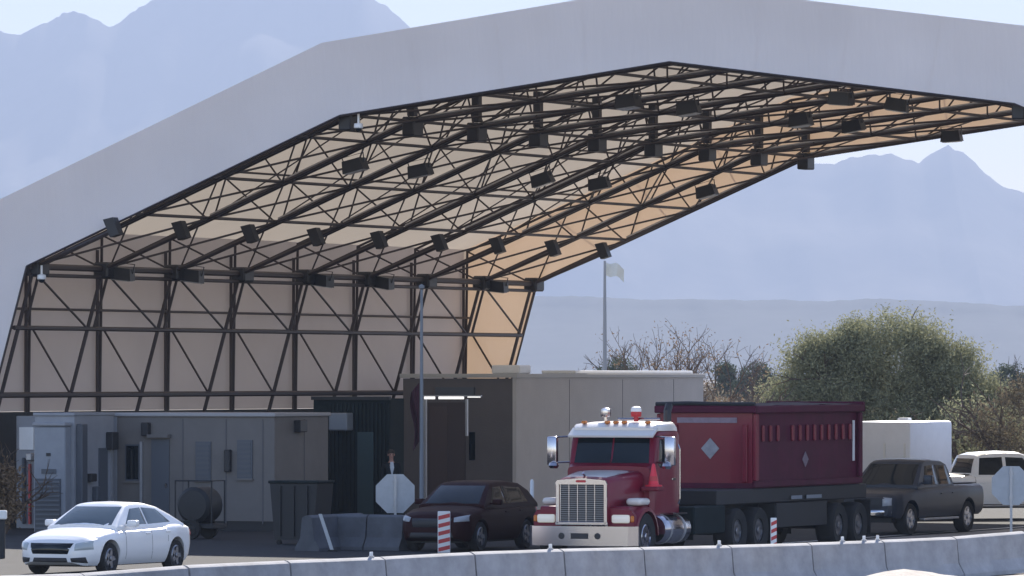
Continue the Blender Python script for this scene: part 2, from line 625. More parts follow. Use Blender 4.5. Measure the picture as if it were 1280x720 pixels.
# --- gable bands (closed ends that cover the depth of the frames)
for end, vv in (('front', -0.16), ('rear', LEN + 0.16)):
    for seg in range(6):
        i0, i1, o0, o1 = INNER[seg], INNER[seg + 1], OUTER[seg], OUTER[seg + 1]
        g = G()
        n, m = 10, 5
        V = []
        for j in range(m + 1):
            for i in range(n + 1):
                p = (lerp(i0[0], i1[0], i / n), lerp(i0[1], i1[1], i / n))
                q = (lerp(o0[0], o1[0], i / n), lerp(o0[1], o1[1], i / n))
                w = math.sin(math.pi * j / m) * 0.05
                V.append((lerp(p[0], q[0], j / m), vv + (w if end == 'front' else -w), lerp(p[1], q[1], j / m)))
        F = [(j * (n + 1) + i, j * (n + 1) + i + 1, (j + 1) * (n + 1) + i + 1, (j + 1) * (n + 1) + i) for j in range(m) for i in range(n)]
        g.add(V, F)
        g.obj('gable_band', M_FASC, canopy, smooth=True)
        # welded seams across the band
        for q in range(1, 4 if seg in (1, 2, 3, 4) else 2):
            tq = q / (4 if seg in (1, 2, 3, 4) else 2)
            p = (lerp(i0[0], i1[0], tq), lerp(i0[1], i1[1], tq))
            q_ = (lerp(o0[0], o1[0], tq), lerp(o0[1], o1[1], tq))
            dd = (0.02 * (i1[0] - i0[0]) / 9.0, 0.02 * (i1[1] - i0[1]) / 9.0)
            gs = G()
            V2 = []
            for j in range(m + 1):
                w = math.sin(math.pi * j / m) * 0.05
                yv = vv + (w - 0.008 if end == 'front' else -w + 0.008)
                V2.append((lerp(p[0], q_[0], j / m) - dd[0], yv, lerp(p[1], q_[1], j / m) - dd[1]))
                V2.append((lerp(p[0], q_[0], j / m) + dd[0], yv, lerp(p[1], q_[1], j / m) + dd[1]))
            gs.add(V2, [(2 * j, 2 * j + 1, 2 * j + 3, 2 * j + 2) for j in range(m)])
            gs.obj('seam', M_FASC, canopy)
        # hem rope along the lower edge
        g2 = G()
        g2.tube([(i0[0], vv, i0[1]), (i1[0], vv, i1[1])], 0.03, 6)
        g2.obj('hem', M_STEEL, canopy, smooth=True)
        g3 = G()
        # narrow strip that closes the gap between the band and the first frame
        d = 0.16 if end == 'front' else -0.16
        g3.add([(o0[0], vv, o0[1]), (o1[0], vv, o1[1]), (o1[0], vv + d, o1[1]), (o0[0], vv + d, o0[1])], [(0, 1, 2, 3)])
        g3.obj('edge_strip', M_FAB, canopy)

# --- lattice frames
PAR = {0: [0.51, 0.77], 1: [0.0, 0.345, 0.59, 0.86], 2: [0.0, 0.4, 0.8]}


def node_list():
    L = []
    for seg in (0, 1, 2):
        for t in PAR[seg]:
            L.append((seg, t))
    R_ = [(5 - s, 1 - t) for (s, t) in L][::-1]
    return L + [(2, 1.0)] + R_


NODES = node_list()
IN = [P2(INNER, s, t) for s, t in NODES]


def out_of(s, t):
    return P2(OUTER, s, t)


OUTN = [out_of(s, t) for s, t in NODES]
CH = 0.19        # half spacing of the twin inner chords
for f in range(NB + 1):
    v = f * BAY
    if f == 0:
        v += 0.25
    if f == NB:
        v -= 0.25
    fr = G()
    fr.tube([(p[0], v, p[1]) for p in [BASE] + IN[:1] + IN[1:] + [INNER[-1]]], 0.052, 6)
    frame = fr.obj('lattice_frame', M_STEEL, canopy, smooth=True)
    # twin chord, outer chord
    g = G()
    g.tube([(p[0], v + 2 * CH, p[1] + 0.02) for p in IN[1:-1]], 0.042, 6)
    g.obj('twin_chord', M_STEEL, frame, smooth=True)
    g = G()
    g.tube([(lerp(p[0], q[0], 0.06), v + CH, lerp(p[1], q[1], 0.06)) for p, q in zip(OUTER, INNER)], 0.045, 6)
    g.obj('outer_chord', M_STEEL, frame, smooth=True)
    g = G()
    g.tube([(p[0], v + CH, p[1] + 0.10) for p in IN[3:-3]], 0.045, 6)
    g.obj('conduit', M_GALV, frame, smooth=True)
    # webs
    for i in range(2, len(NODES) - 2):
        a = IN[i]
        b = OUTN[i]
        q = (lerp(b[0], a[0], 0.06), lerp(b[1], a[1], 0.06))
        bar('web_bar', (a[0], v, a[1]), (q[0], v + CH, q[1]), 0.027, M_STEEL, frame)
        if i + 1 < len(NODES) - 2:
            if i < len(NODES) / 2:
                a2, b2 = IN[i], OUTN[i + 1]
            else:
                a2, b2 = IN[i + 1], OUTN[i]
            q2 = (lerp(b2[0], a2[0], 0.06), lerp(b2[1], a2[1], 0.06))
            bar('web_bar', (a2[0], v + 2 * CH, a2[1]), (q2[0], v + CH, q2[1]), 0.027, M_STEEL, frame)
    # upright posts against the wall skin
    for side in (0, 1):
        kx = OUTER[1][0] + 0.1 if side == 0 else SPAN - OUTER[1][0] - 0.1
        bar('post', (kx, v, 0), (kx, v, KNEE[1] + 0.6), 0.048, M_STEEL, frame, 8)
    # hinge blocks at knee and kink
    for side in (0, 1):
        for (na, nb, L) in ((1, 0.345, 1.0), (2, 0.0, 0.0)):
            def mir(p):
                return p if side == 0 else (SPAN - p[0], p[1])
            if na == 1:
                p0, p1 = mir(P2(INNER, 1, 0.0)), mir(P2(INNER, 1, 0.30))
                e = (p1[0], p1[1] - 0.25)
                g = G()
                g.tube([(p0[0], v - 0.02, p0[1] - 0.02), (lerp(p0[0], e[0], 0.5), v - 0.45, lerp(p0[1], e[1], 0.5) - 0.02), (e[0], v - 0.72, e[1] + 0.02)], 0.06, 6)
                g.obj('knee_brace', M_STEEL, frame)
                g = G()
                g.prism([(e[0] - 0.24, e[1] + 0.30), (e[0] + 0.04, e[1] + 0.36), (e[0] + 0.22, e[1] - 0.08), (e[0] - 0.04, e[1] - 0.16)], 'y', v - 0.88, v - 0.58)
                g.obj('hinge_block', M_BLACK, frame)
                g = G()
                g.box(p0[0] - 0.22, p0[0] + 0.22, v - 0.16, v + 0.5, p0[1] - 0.24, p0[1] + 0.18, 0.05)
                g.obj('knee_plate', M_BLACK, frame)
            else:
                p0 = mir(KINK)
                g = G()
                g.box(p0[0] - 0.17, p0[0] + 0.17, v - 0.14, v + 0.50, p0[1] - 0.36, p0[1] + 0.14, 0.03)
                g.obj('hinge_block', M_BLACK, frame)
                sx = 1 if side == 0 else -1
                g = G()
                g.box(p0[0] - 0.1, p0[0] + 0.1, v + 0.02, v + 0.3, p0[1] + 0.16, p0[1] + 1.15, 0.02)
                g.obj('hinge_strut', M_BLACK, frame)

# --- lengthwise members
def along(name, p, r, m=M_STEEL, v0=0.0, v1=None):
    bar(name, (p[0], v0, p[1]), (p[0], LEN if v1 is None else v1, p[1]), r, m, canopy)


def both(p):
    return [p, (SPAN - p[0], p[1])]


for p in both(KNEE):
    along('knee_beam', p, 0.085)
    along('knee_beam', (p[0], p[1] - 0.22), 0.05)
for z, r in ((5.26, 0.062), (3.50, 0.075)):
    for p in both((-LEAN * (KNEE[1] - z), z)):
        along('wall_rail', p, r)
for p in both((OUTER[1][0] + 0.2, 5.8)):
    along('wall_rail', p, 0.035)
for seg, ts, r in ((1, (0.345, 0.59, 0.86), 0.042), (2, (0.0, 0.4, 0.8), 0.042)):
    for t in ts:
        for p in both(P2(INNER, seg, t)):
            along('purlin', (p[0], p[1] + 0.03), r)
for seg, ts in ((1, (0.12, 0.37, 0.62, 0.87)), (2, (0.2, 0.5, 0.8))):
    for t in ts:
        pi, po = P2(INNER, seg, t), P2(OUTER, seg, t)
        for p in both((lerp(po[0], pi[0], 0.045), lerp(po[1], pi[1], 0.045))):
            along('skin_purlin', p, 0.03)
along('ridge_beam', (APEX[0], APEX[1]), 0.08)

# --- sway bracing between the frames
for k in range(NB):
    v0, v1 = k * BAY, (k + 1) * BAY
    zm, zb = 5.26, 3.50
    for side in (0, 1):
        def mm(u):
            return u if side == 0 else SPAN - u
        bar('cross_brace', (mm(0), v0, KNEE[1]), (mm(-LEAN * (KNEE[1] - zm)), v1, zm), 0.032, M_STEEL, canopy)
        bar('cross_brace', (mm(OUTER[1][0] + 0.3), v0 + BAY, zm), (mm(-LEAN * (KNEE[1] - zb)), v1, zb), 0.032, M_STEEL, canopy)
        for (sa, ta, sb, tb) in ((1, 0.0, 1, 0.345), (1, 0.345, 1, 0.59), (1, 0.59, 1, 0.86), (1, 0.86, 2, 0.2), (2, 0.0, 2, 0.4), (2, 0.4, 2, 0.8)):
            a, b = P2(INNER, sa, ta), P2(INNER, sb, tb)
            bar('cross_brace', (mm(a[0]), v0, a[1]), (mm(b[0]), v1, b[1]), 0.029, M_STEEL, canopy)
        for (sa, ta, sb, tb) in ((1, 0.59, 1, 0.86), (1, 0.86, 2, 0.2), (2, 0.0, 2, 0.4), (2, 0.4, 2, 0.8)):
            a, b = P2(INNER, sa, ta), P2(INNER, sb, tb)
            bar('cross_brace', (mm(b[0]), v0, b[1] + 0.05), (mm(a[0]), v1, a[1] + 0.05), 0.024, M_STEEL, canopy)
        for (sa, ta, sb, tb) in ((1, 0.15, 1, 0.9), (2, 0.1, 2, 0.95)):
            a, b = P2(OUTER, sa, ta), P2(OUTER, sb, tb)
            bar('skin_brace', (mm(b[0]), v0, b[1] - 0.12), (mm(a[0]), v1, a[1] - 0.12), 0.022, M_STEEL, canopy)

# --- floodlights hung in rows under the frames
def floodlight(u, v, z, label, tilt=0.0, big=1.0):
    o = empty('floodlight', W(u, v, z), -TH, label, 'floodlight', 'floodlights hung under the canopy')
    g = G()
    g.prism([(-0.30 * big, 0.16), (0.30 * big, 0.16), (0.36 * big, -0.22), (-0.36 * big, -0.22)], 'y', -0.25, 0.25)
    g.obj('housing', M_BLACK, o)
    g = G()
    g.box(-0.31 * big, 0.31 * big, -0.21, 0.21, -0.245, -0.222)
    g.obj('lens', M_LENS, o)
    g = G()
    g.tube([(-0.33 * big, 0, 0.0), (-0.37 * big, 0, 0.30), (0.37 * big, 0, 0.30), (0.33 * big, 0, 0.0)], 0.022, 6)
    g.obj('bracket', M_BLACK, o)
    o.rotation_euler = (R(random.uniform(-5, 5)), R(tilt + random.uniform(-4, 4)), -TH + R(random.uniform(-9, 9)))
    o.scale = (0.85, 0.85, 0.85)
    return o


rows = [('along the knee beam of the left wall', (0.36, KNEE[1] - 0.08), 0.25, 8),
        ('on the lower left roof slope', P2(INNER, 1, 0.80), -0.12, -14),
        ('on the upper left roof slope below the ridge', P2(INNER, 2, 0.66), -0.12, -6)]
for rn, (u, z), dz, tilt in rows:
    for q, f in enumerate((1, 2, 4, 5, 7)):
        floodlight(u, f * BAY + 0.45, z - 0.32 + (0.3 if dz > 0 else 0), 'black floodlight %s, %s from the front' % (rn, ORD[q]), tilt)
ur, zr = P2(INNER, 2, 0.66)
for q, f in enumerate((1, 2)):
    floodlight(SPAN - ur - 0.3, f * BAY + 0.45, zr - 0.32, 'black floodlight right of the ridge by the right picture edge, %s from the front' % ORD[q], 6)

# small dome cameras under the front edge
def dome_camera(u, v, z, label):
    o = empty('security_camera', W(u, v, z), -TH, label, 'camera', 'cameras on the canopy')
    g = G(); g.tube([(0, 0, 0.35), (0, 0, 0.1)], 0.03, 8); g.obj('stem', M_WHITE, o)
    g = G(); g.lathe([(0.02, 0.12), (0.11, 0.1), (0.12, 0.0), (0.10, -0.02)], n=14); g.obj('housing', M_WHITE, o, True)
    g = G(); g.lathe([(0.09, -0.02), (0.075, -0.08), (0.03, -0.11)], n=14); g.obj('dome', M_GLASSD, o, True)
dome_camera(uk + 0.45, 0.0, KINK[1] - 0.30, 'white dome camera under the front edge at the roof bend')
dome_camera(0.30, 0.1, KNEE[1] - 0.32, 'white dome camera under the front left knee')

# ================================================================ BARRIERS
BAR_PROF = [(-0.30, 0.0), (-0.30, 0.08), (-0.17, 0.30), (-0.125, 0.755), (-0.115, 0.772), (-0.05, 0.808), (0.0, 0.82), (0.05, 0.808), (0.115, 0.772), (0.125, 0.755), (0.17, 0.30), (0.30, 0.08), (0.30, 0.0)]


def barrier(name, p0, p1, label, m, group, ztop=0.82, gap=0.02, slots=True):
    d = (p1 - p0)
    L = d.length - gap
    o = empty(name, (p0.x, p0.y, ztop - 0.82), math.atan2(d.y, d.x), label, 'barrier', group)
    bm = bmesh.new()
    n = 12
    ring = []
    for i in range(n + 1):
        x = gap + (L - gap) * i / n
        ring.append([bm.verts.new((x, y + 0.002 * noise.noise((x * 2 + p0.x, y * 9, z * 5)), z + (0.004 * noise.noise((x * 1.7 + p0.y, y * 5, z)) if z > 0.7 else 0))) for (y, z) in BAR_PROF])
    k = len(BAR_PROF)
    for i in range(n):
        for j in range(k):
            bm.faces.new((ring[i][j], ring[i][(j + 1) % k], ring[i + 1][(j + 1) % k], ring[i + 1][j]))
    bm.faces.new(ring[0])
    bm.faces.new(ring[-1][::-1])
    g = G()
    g.bm(bm)
    g.obj('body', m, o, smooth=True, angle=25)
    if slots:      # dark drainage slots cut at the foot, shown as recessed blocks
        for xx in (L * 0.27, L * 0.73):
            s = G()
            s.box(xx - 0.25, xx + 0.25, -0.3035, -0.2, 0.0, 0.06)
            s.obj('drain_slot', M_BLACK, o)
    return o


seam_px = [-30, 100, 230, 356, 475, 587, 698, 798, 908, 1008, 1099, 1190, 1278, 1362]
top_row = [(-30, 720.5), (100, 716.5), (230, 706.5), (356, 700.5), (475, 696), (587, 690), (698, 686), (798, 684), (908, 681.5), (1008, 678.5), (1099, 675), (1190, 671), (1278, 663.5), (1362, 657)]
def bar_depth(px):
    # straight line of sections in plan, seen obliquely
    a, b = at(356, 110.5), at(1280, 129.0)
    k = (px - 640) / F_PX
    dx, dy = b.x - a.x, b.y - a.y
    t = (k * a.y - a.x) / (dx - k * dy)
    return a.y + t * dy
whites = ['below the front of the white sedan', 'below the doors of the white sedan', 'below the portable office', 'below the shaded concrete blocks', 'below the stop sign', 'below the dark red car',
          'below the truck bumper', 'below the chrome fuel tank', 'below the front of the dump box', 'below the rear of the dump box', 'below the grey pickup grille', 'below the grey pickup bed', 'at the right picture edge']
for i in range(len(seam_px) - 1):
    xa, xb = seam_px[i], seam_px[i + 1]
    pa, pb = at(xa, bar_depth(xa)), at(xb, bar_depth(xb))
    z0 = zrow(curve(top_row, xa + 3), bar_depth(xa))
    z1 = zrow(curve(top_row, xb - 3), bar_depth(xb))
    # each section sits level or slightly tipped on uneven ground
    b = barrier('concrete_barrier', pa, pb, 'grey concrete roadside barrier section ' + whites[i], M_CONC, 'roadside barrier sections', ztop=z0, slots=False)
    b.rotation_euler.y = -math.atan2(z1 - z0, (pb - pa).length)
    b.location.z = min(z0 - 0.82, 0.03) if abs(z0 - 0.82) < 0.3 else z0 - 0.82
# white reflector tabs on the barrier
for px, wl in ((464, 'near the stop sign'), (688, 'under the truck grille'), (899, 'under the dump box front'), (1053, 'leftmost of three under the dump box rear'), (1080, 'middle of three under the dump box rear'), (1097, 'rightmost of three under the dump box rear')):
    d = bar_depth(px)
    zt = zrow(curve(top_row, px), d)
    o = empty('barrier_reflector', at(px, d, zt + 0.004), math.atan2(18.5, 14.2), 'small white reflector on the concrete barrier ' + wl, 'reflector', 'reflectors on the barrier')
    g = G(); g.box(-0.05, 0.05, -0.03, 0.03, -0.02, 0.015); g.obj('foot', M_GALV, o)
    g = G(); g.box(-0.042, 0.042, -0.012, 0.012, 0.012, 0.09, 0.006); g.obj('reflector_plate', M_WHITE, o)

# pale gravel heaped along the foot of the barrier at the right
g = G()
V, F = [], []
n, m = 70, 14
a, b = at(640, 114.2), at(1420, 128.0)
dirv = (b - a).normalized()
nrm = Vector((dirv.y, -dirv.x, 0))
for j in range(m + 1):
    for i in range(n + 1):
        t = i / n
        p = a.lerp(b, t) + nrm * (0.0 + 3.6 * j / m)
        px = 640 + p.x / p.y * F_PX
        h = 0.28 * math.exp(-((px - 1125) / 85.0) ** 2) + 0.10 * math.exp(-((px - 1290) / 60.0) ** 2) + 0.05 + 0.05 * noise.noise((p.x * 0.9, p.y * 0.9, 0)) + 0.02 * noise.noise((p.x * 4, p.y * 4, 0))
        w = math.sin(math.pi * (0.18 + 0.82 * j / m)) * min(1, t * 6) * min(1, (1 - t) * 6)
        V.append((p.x, p.y, max(-0.02, h * w - 0.01)))
for j in range(m):
    for i in range(n):
        F.append((j * (n + 1) + i, j * (n + 1) + i + 1, (j + 1) * (n + 1) + i + 1, (j + 1) * (n + 1) + i))
g.add(V, F)
tag(g.obj('gravel_heap', M_PILE, smooth=True), 'low pale heap of gravel at the foot of the right hand barrier', 'gravel', kind='stuff')

# ================================================================ VEHICLE BUILDER
def grid_patch(bvh, corners, axis, sign, off, n=8, m=5, depth=0.02, rnd=0.0):
    """a thin panel laid on the surface below; corners in the plane across axis (ccw), shot along -axis*sign"""
    (a, b, c, d) = [Vector(p) for p in corners]
    V = []
    ok = True
    for j in range(m + 1):
        for i in range(n + 1):
            s, t = i / n, j / m
            p = (a * (1 - s) + b * s) * (1 - t) + (d * (1 - s) + c * s) * t
            if axis == 'x':
                o, dr = Vector((sign * 12, p.x, p.y)), Vector((-sign, 0, 0))
            elif axis == 'y':
                o, dr = Vector((p.x, sign * 12, p.y)), Vector((0, -sign, 0))
            else:
                o, dr = Vector((p.x, p.y, sign * 12)), Vector((0, 0, -sign))
            h, nn, _, _ = bvh.ray_cast(o, dr)
            if h is None:
                h, nn, _, _ = bvh.find_nearest(o + dr * 11.2)
            edge = i in (0, n) or j in (0, m)
            if nn.dot(dr) > 0:
                nn = -nn
            V.append(h + nn * (off if not edge else off * 0.25))
    F = [(j * (n + 1) + i, j * (n + 1) + i + 1, (j + 1) * (n + 1) + i + 1, (j + 1) * (n + 1) + i) for j in range(m) for i in range(n)]
    g = G()
    g.add(V, F)
    return g


def wheel(parent, x, y, r, w, rimm, sign, spokes=5, rr=0.66, hubm=None):
    """tyre with a rim and spokes; sign = +1 for the left (+y) side"""
    g = G()
    hw = w / 2
    prof = [(r * rr, -hw * 0.85), (r * 0.93, -hw), (r * 0.985, -hw * 0.8), (r, -hw * 0.5), (r, hw * 0.5), (r * 0.985, hw * 0.8), (r * 0.93, hw), (r * rr, hw * 0.85), (r * rr * 0.95, hw * 0.4), (r * rr * 0.95, -hw * 0.4)]
    g.lathe(prof, (x, y, r), 'y', 28)
    t = g.obj('wheel', M_RUB, parent, True)
    g = G()
    yo = y + sign * hw * 0.55
    g.lathe([(r * rr * 0.99, -0.02 * sign), (r * rr * 0.99, 0.03 * sign), (r * rr * 0.88, 0.05 * sign), (r * rr * 0.86, 0.0)], (x, yo, r), 'y', 28)
    for k in range(spokes):
        a = 2 * math.pi * k / spokes + 0.3
        ca, sa = math.cos(a), math.sin(a)
        w0, w1 = 0.18 * r, 0.11 * r
        pts = [(-w0, r * 0.08), (w0, r * 0.08), (w1, r * rr * 0.93), (-w1, r * rr * 0.93)]
        poly = [(x + px * ca - py * sa, r + px * sa + py * ca) for px, py in pts]
        g.prism(poly, 'y', yo - 0.005 * sign, yo + 0.035 * sign)
    g.lathe([(r * 0.16, 0.0), (r * 0.16, 0.05 * sign), (r * 0.1, 0.06 * sign)], (x, yo, r), 'y', 12)
    g.obj('rim', rimm, t)
    return t


def vehicle(name, loc, rz, P, label, cat, group=None):
    o = empty(name, loc, rz, label, cat, group)
    xs = []
    x = P['x0']
    while x < P['x1'] - 1e-6:
        xs.append(x)
        x += 0.05
    xs.append(P['x1'])
    body = G()
    V, F = [], []
    NZ = 9
    prof = P.get('side', [(0.0, 0.90), (0.12, 0.965), (0.35, 1.0), (0.6, 0.995), (0.78, 0.985), (0.9, 0.95), (0.97, 0.88), (1.0, 0.76)])
    rows_ = []
    for x in xs:
        w = curve(P['w'], x)
        zt = curve(P['zt'], x)
        z0 = curve(P['zb'], x)
        zb = z0
        for (wx, wr) in P['arch']:
            dx = abs(x - wx)
            if dx < wr:
                zb = max(zb, P['r'] + math.sqrt(wr * wr - dx * dx))
        zb = min(zb, zt - 0.12)
        ring = []
        for k in range(NZ + 1):
            z = lerp(zb, zt, k / NZ)
            q = (z - z0) / max(1e-6, (zt - z0))
            ring.append((x, w * curve(prof, q), z))
        top = [(x, w * 0.5, zt + P['crown'] * 0.7), (x, 0, zt + P['crown'])]
        half = [(x, 0, zb)] + ring + top
        full = half + [(a, -b, c) for (a, b, c) in half[1:-1]][::-1]
        rows_.append(full)
    n = len(rows_[0])
    for rw in rows_:
        V += rw
    for i in range(len(rows_) - 1):
        for k in range(n):
            F.append((i * n + k, i * n + (k + 1) % n, (i + 1) * n + (k + 1) % n, (i + 1) * n + k))
    F.append(tuple(range(n)))
    F.append(tuple((len(rows_) - 1) * n + k for k in range(n))[::-1])
    body.add(V, F)
    body.obj('body', P['paint'], o, True, angle=40)
    # greenhouse
    gh = G()
    V, F = [], []
    gx = P['gh']
    st = []
    x = gx[0][0]
    while x < gx[-1][0] - 1e-6:
        st.append(x)
        x += 0.06
    st.append(gx[-1][0])
    zbel = P['belt']
    for x in st:
        zr = curve(gx, x)
        taper = curve(P.get('gtaper', [(-9, 1), (9, 1)]), x)
        half = []
        for k in range(8):
            t = k / 7
            z = lerp(zbel - 0.06, zr, t)
            hw = lerp(P['ghw'][0], P['ghw'][1], min(1, max(0, (z - zbel) / (P['H'] - zbel)))) * taper
            half.append((x, hw, z))
        hw = half[-1][1]
        half += [(x, hw * 0.93, zr + 0.028), (x, hw * 0.7, zr + 0.045), (x, 0, zr + 0.06)]
        full = [(x, 0, zbel - 0.06)] + half + [(a, -b, c) for (a, b, c) in half[:-1]][::-1]
        V += full
    n = len(full)
    for i in range(len(st) - 1):
        for k in range(n):
            F.append((i * n + k, i * n + (k + 1) % n, (i + 1) * n + (k + 1) % n, (i + 1) * n + k))
    F.append(tuple(range(n)))
    F.append(tuple((len(st) - 1) * n + k for k in range(n))[::-1])
    gh.add(V, F)
    gh.obj('cabin', P['paint'], o, True, angle=40)
    bvh = BVHTree.FromPolygons([Vector(v) for v in gh.V], gh.F)
    bvb = BVHTree.FromPolygons([Vector(v) for v in body.V], body.F)
    # glass
    for (nm, corners, axis, sign) in P['glass']:
        grid_patch(bvh, corners, axis, sign, 0.012).obj(nm, P.get('glassm', M_GLASSD), o, True)
    for (nm, corners, axis, sign, m) in P['trim']:
        grid_patch(bvb, corners, axis, sign, 0.018).obj(nm, m, o, True)
    for (nm, bx, m) in P.get('boxes', []):
        g = G()
        g.box(*bx[:6], bx[6] if len(bx) > 6 else 0.02)
        g.obj(nm, m, o)
    for (sx_, za, zb_) in P.get('seams', []):
        for s in (1, -1):
            grid_patch(bvb, [(sx_ - 0.006, za), (sx_ + 0.006, za), (sx_ + 0.006, zb_), (sx_ - 0.006, zb_)], 'y', s, 0.007, 1, 14).obj('door_gap', M_BLACK, o)
    # underbody
    g = G()
    g.box(P['x0'] + 0.35, P['x1'] - 0.35, -curve(P['w'], 0) * 0.72, curve(P['w'], 0) * 0.72, P['clear'], P['r'] * 2 * 0.8)
    g.obj('underbody', M_FRAME, o)
    W_ = curve(P['w'], 0)
    for (wx, _) in P['arch']:
        for s in (1, -1):
            wheel(o, wx, s * (W_ - P['tw'] / 2 - 0.02), P['r'], P['tw'], P['rim'], s, P.get('spokes', 5))
    # mirrors
    mx, mz = P['mirror']
    for s in (1, -1):
        g = G()
        wy = P['ghw'][0]
        g.box(mx - 0.09, mx + 0.07, s * (wy + 0.04) if s > 0 else s * (wy + 0.26), s * (wy + 0.26) if s > 0 else s * (wy + 0.04), mz, mz + P.get('mh', 0.13), 0.03, 2)
        g.box(mx - 0.04, mx + 0.03, min(s * (wy - 0.05), s * (wy + 0.08)), max(s * (wy - 0.05), s * (wy + 0.08)), mz + 0.01, mz + 0.05)
        g.obj('mirror', P['paint'], o, True)
    # door handles
    for (hx, hz) in P.get('handles', []):
        for s in (1, -1):
            h, nn, _, _ = bvb.ray_cast(Vector((hx, s * 3, hz)), Vector((0, -s, 0)))
            if h:
                g = G()
                g.box(hx - 0.09, hx + 0.09, h.y - 0.012, h.y + 0.012 + 0.012 * s, hz - 0.014, hz + 0.014, 0.006)
                g.obj('door_handle', P.get('handlem', P['paint']), o)
    return o


RZ_OUT = -(math.pi / 2 + TH)      # heading towards the viewer, out of the canopy
RZ_IN = math.pi / 2 - TH

# ---------------------------------------------------------------- white sedan
SEDAN = dict(x0=-2.33, x1=2.35, H=1.40, clear=0.17, r=0.325, tw=0.225, arch=[(1.42, 0.385), (-1.40, 0.385)], crown=0.035, belt=0.93, ghw=(0.80, 0.56),
             w=[(-2.33, 0.60), (-2.25, 0.74), (-2.0, 0.85), (-1.4, 0.905), (1.3, 0.905), (1.8, 0.87), (2.1, 0.79), (2.27, 0.66), (2.35, 0.50)],
             zt=[(-2.33, 0.80), (-2.22, 0.95), (-1.7, 0.99), (-0.6, 0.955), (0.9, 0.93), (1.5, 0.86), (2.0, 0.765), (2.22, 0.68), (2.35, 0.56)],
             zb=[(-2.33, 0.42), (-2.1, 0.26), (-1.9, 0.20), (1.9, 0.19), (2.2, 0.20), (2.35, 0.27)],
             gh=[(-1.86, 0.965), (-1.5, 1.13), (-1.05, 1.29), (-0.6, 1.365), (-0.2, 1.385), (0.1, 1.375), (0.25, 1.345), (0.6, 1.17), (1.02, 0.94)],
             paint=M_CARW, rim=M_RIMD, glassm=M_GLASSG, mirror=(0.62, 0.95), handles=[(-0.15, 0.80), (-1.0, 0.82)],
             glass=[('windshield', [(-0.66, 0.985), (0.66, 0.985), (0.53, 1.345), (-0.53, 1.345)], 'x', 1),
                    ('rear_window', [(-0.62, 1.02), (0.62, 1.02), (0.52, 1.32), (-0.52, 1.32)], 'x', -1),
                    ('side_window', [(-0.28, 0.985), (0.62, 0.985), (0.16, 1.30), (-0.28, 1.32)], 'y', 1),
                    ('side_window', [(-1.32, 1.01), (-0.34, 0.985), (-0.34, 1.32), (-0.92, 1.285)], 'y', 1),
                    ('side_window', [(-0.28, 0.985), (0.62, 0.985), (0.16, 1.30), (-0.28, 1.32)], 'y', -1),
                    ('side_window', [(-1.32, 1.01), (-0.34, 0.985), (-0.34, 1.32), (-0.92, 1.285)], 'y', -1)],
             trim=[('grille', [(-0.40, 0.43), (0.40, 0.43), (0.49, 0.645), (-0.49, 0.645)], 'x', 1, M_GLASSD),
                   ('lower_intake', [(-0.40, 0.27), (0.40, 0.27), (0.37, 0.355), (-0.37, 0.355)], 'x', 1, M_BLACK),
                   ('side_intake', [(-0.74, 0.25), (-0.48, 0.27), (-0.46, 0.35), (-0.72, 0.37)], 'x', 1, M_BLACK),
                   ('side_intake', [(0.48, 0.27), (0.74, 0.25), (0.72, 0.37), (0.46, 0.35)], 'x', 1, M_BLACK),
                   ('headlight', [(-0.81, 0.52), (-0.54, 0.50), (-0.53, 0.64), (-0.79, 0.70)], 'x', 1, M_HEAD),
                   ('headlight', [(0.54, 0.50), (0.81, 0.52), (0.79, 0.70), (0.53, 0.64)], 'x', 1, M_HEAD),
                   ('tail_light', [(-0.78, 0.72), (-0.45, 0.72), (-0.45, 0.86), (-0.74, 0.86)], 'x', -1, M_RED),
                   ('tail_light', [(0.45, 0.72), (0.78, 0.72), (0.74, 0.86), (0.45, 0.86)], 'x', -1, M_RED),
                   ('number_plate', [(-0.24, 0.52), (0.24, 0.52), (0.24, 0.64), (-0.24, 0.64)], 'x', -1, M_WHITE)],
             seams=[(0.80, 0.30, 0.93), (-0.31, 0.28, 0.95), (-1.0, 0.62, 0.96)],
             boxes=[('grille_bar', (2.335, 2.352, -0.36, 0.36, 0.535, 0.552, 0.004), M_CHROME)])
sed_d = 130.5
sedan = vehicle('white_sedan', at(133, sed_d), RZ_OUT - R(2), SEDAN, 'white sedan with dark grille driving out at the lower left', 'car')

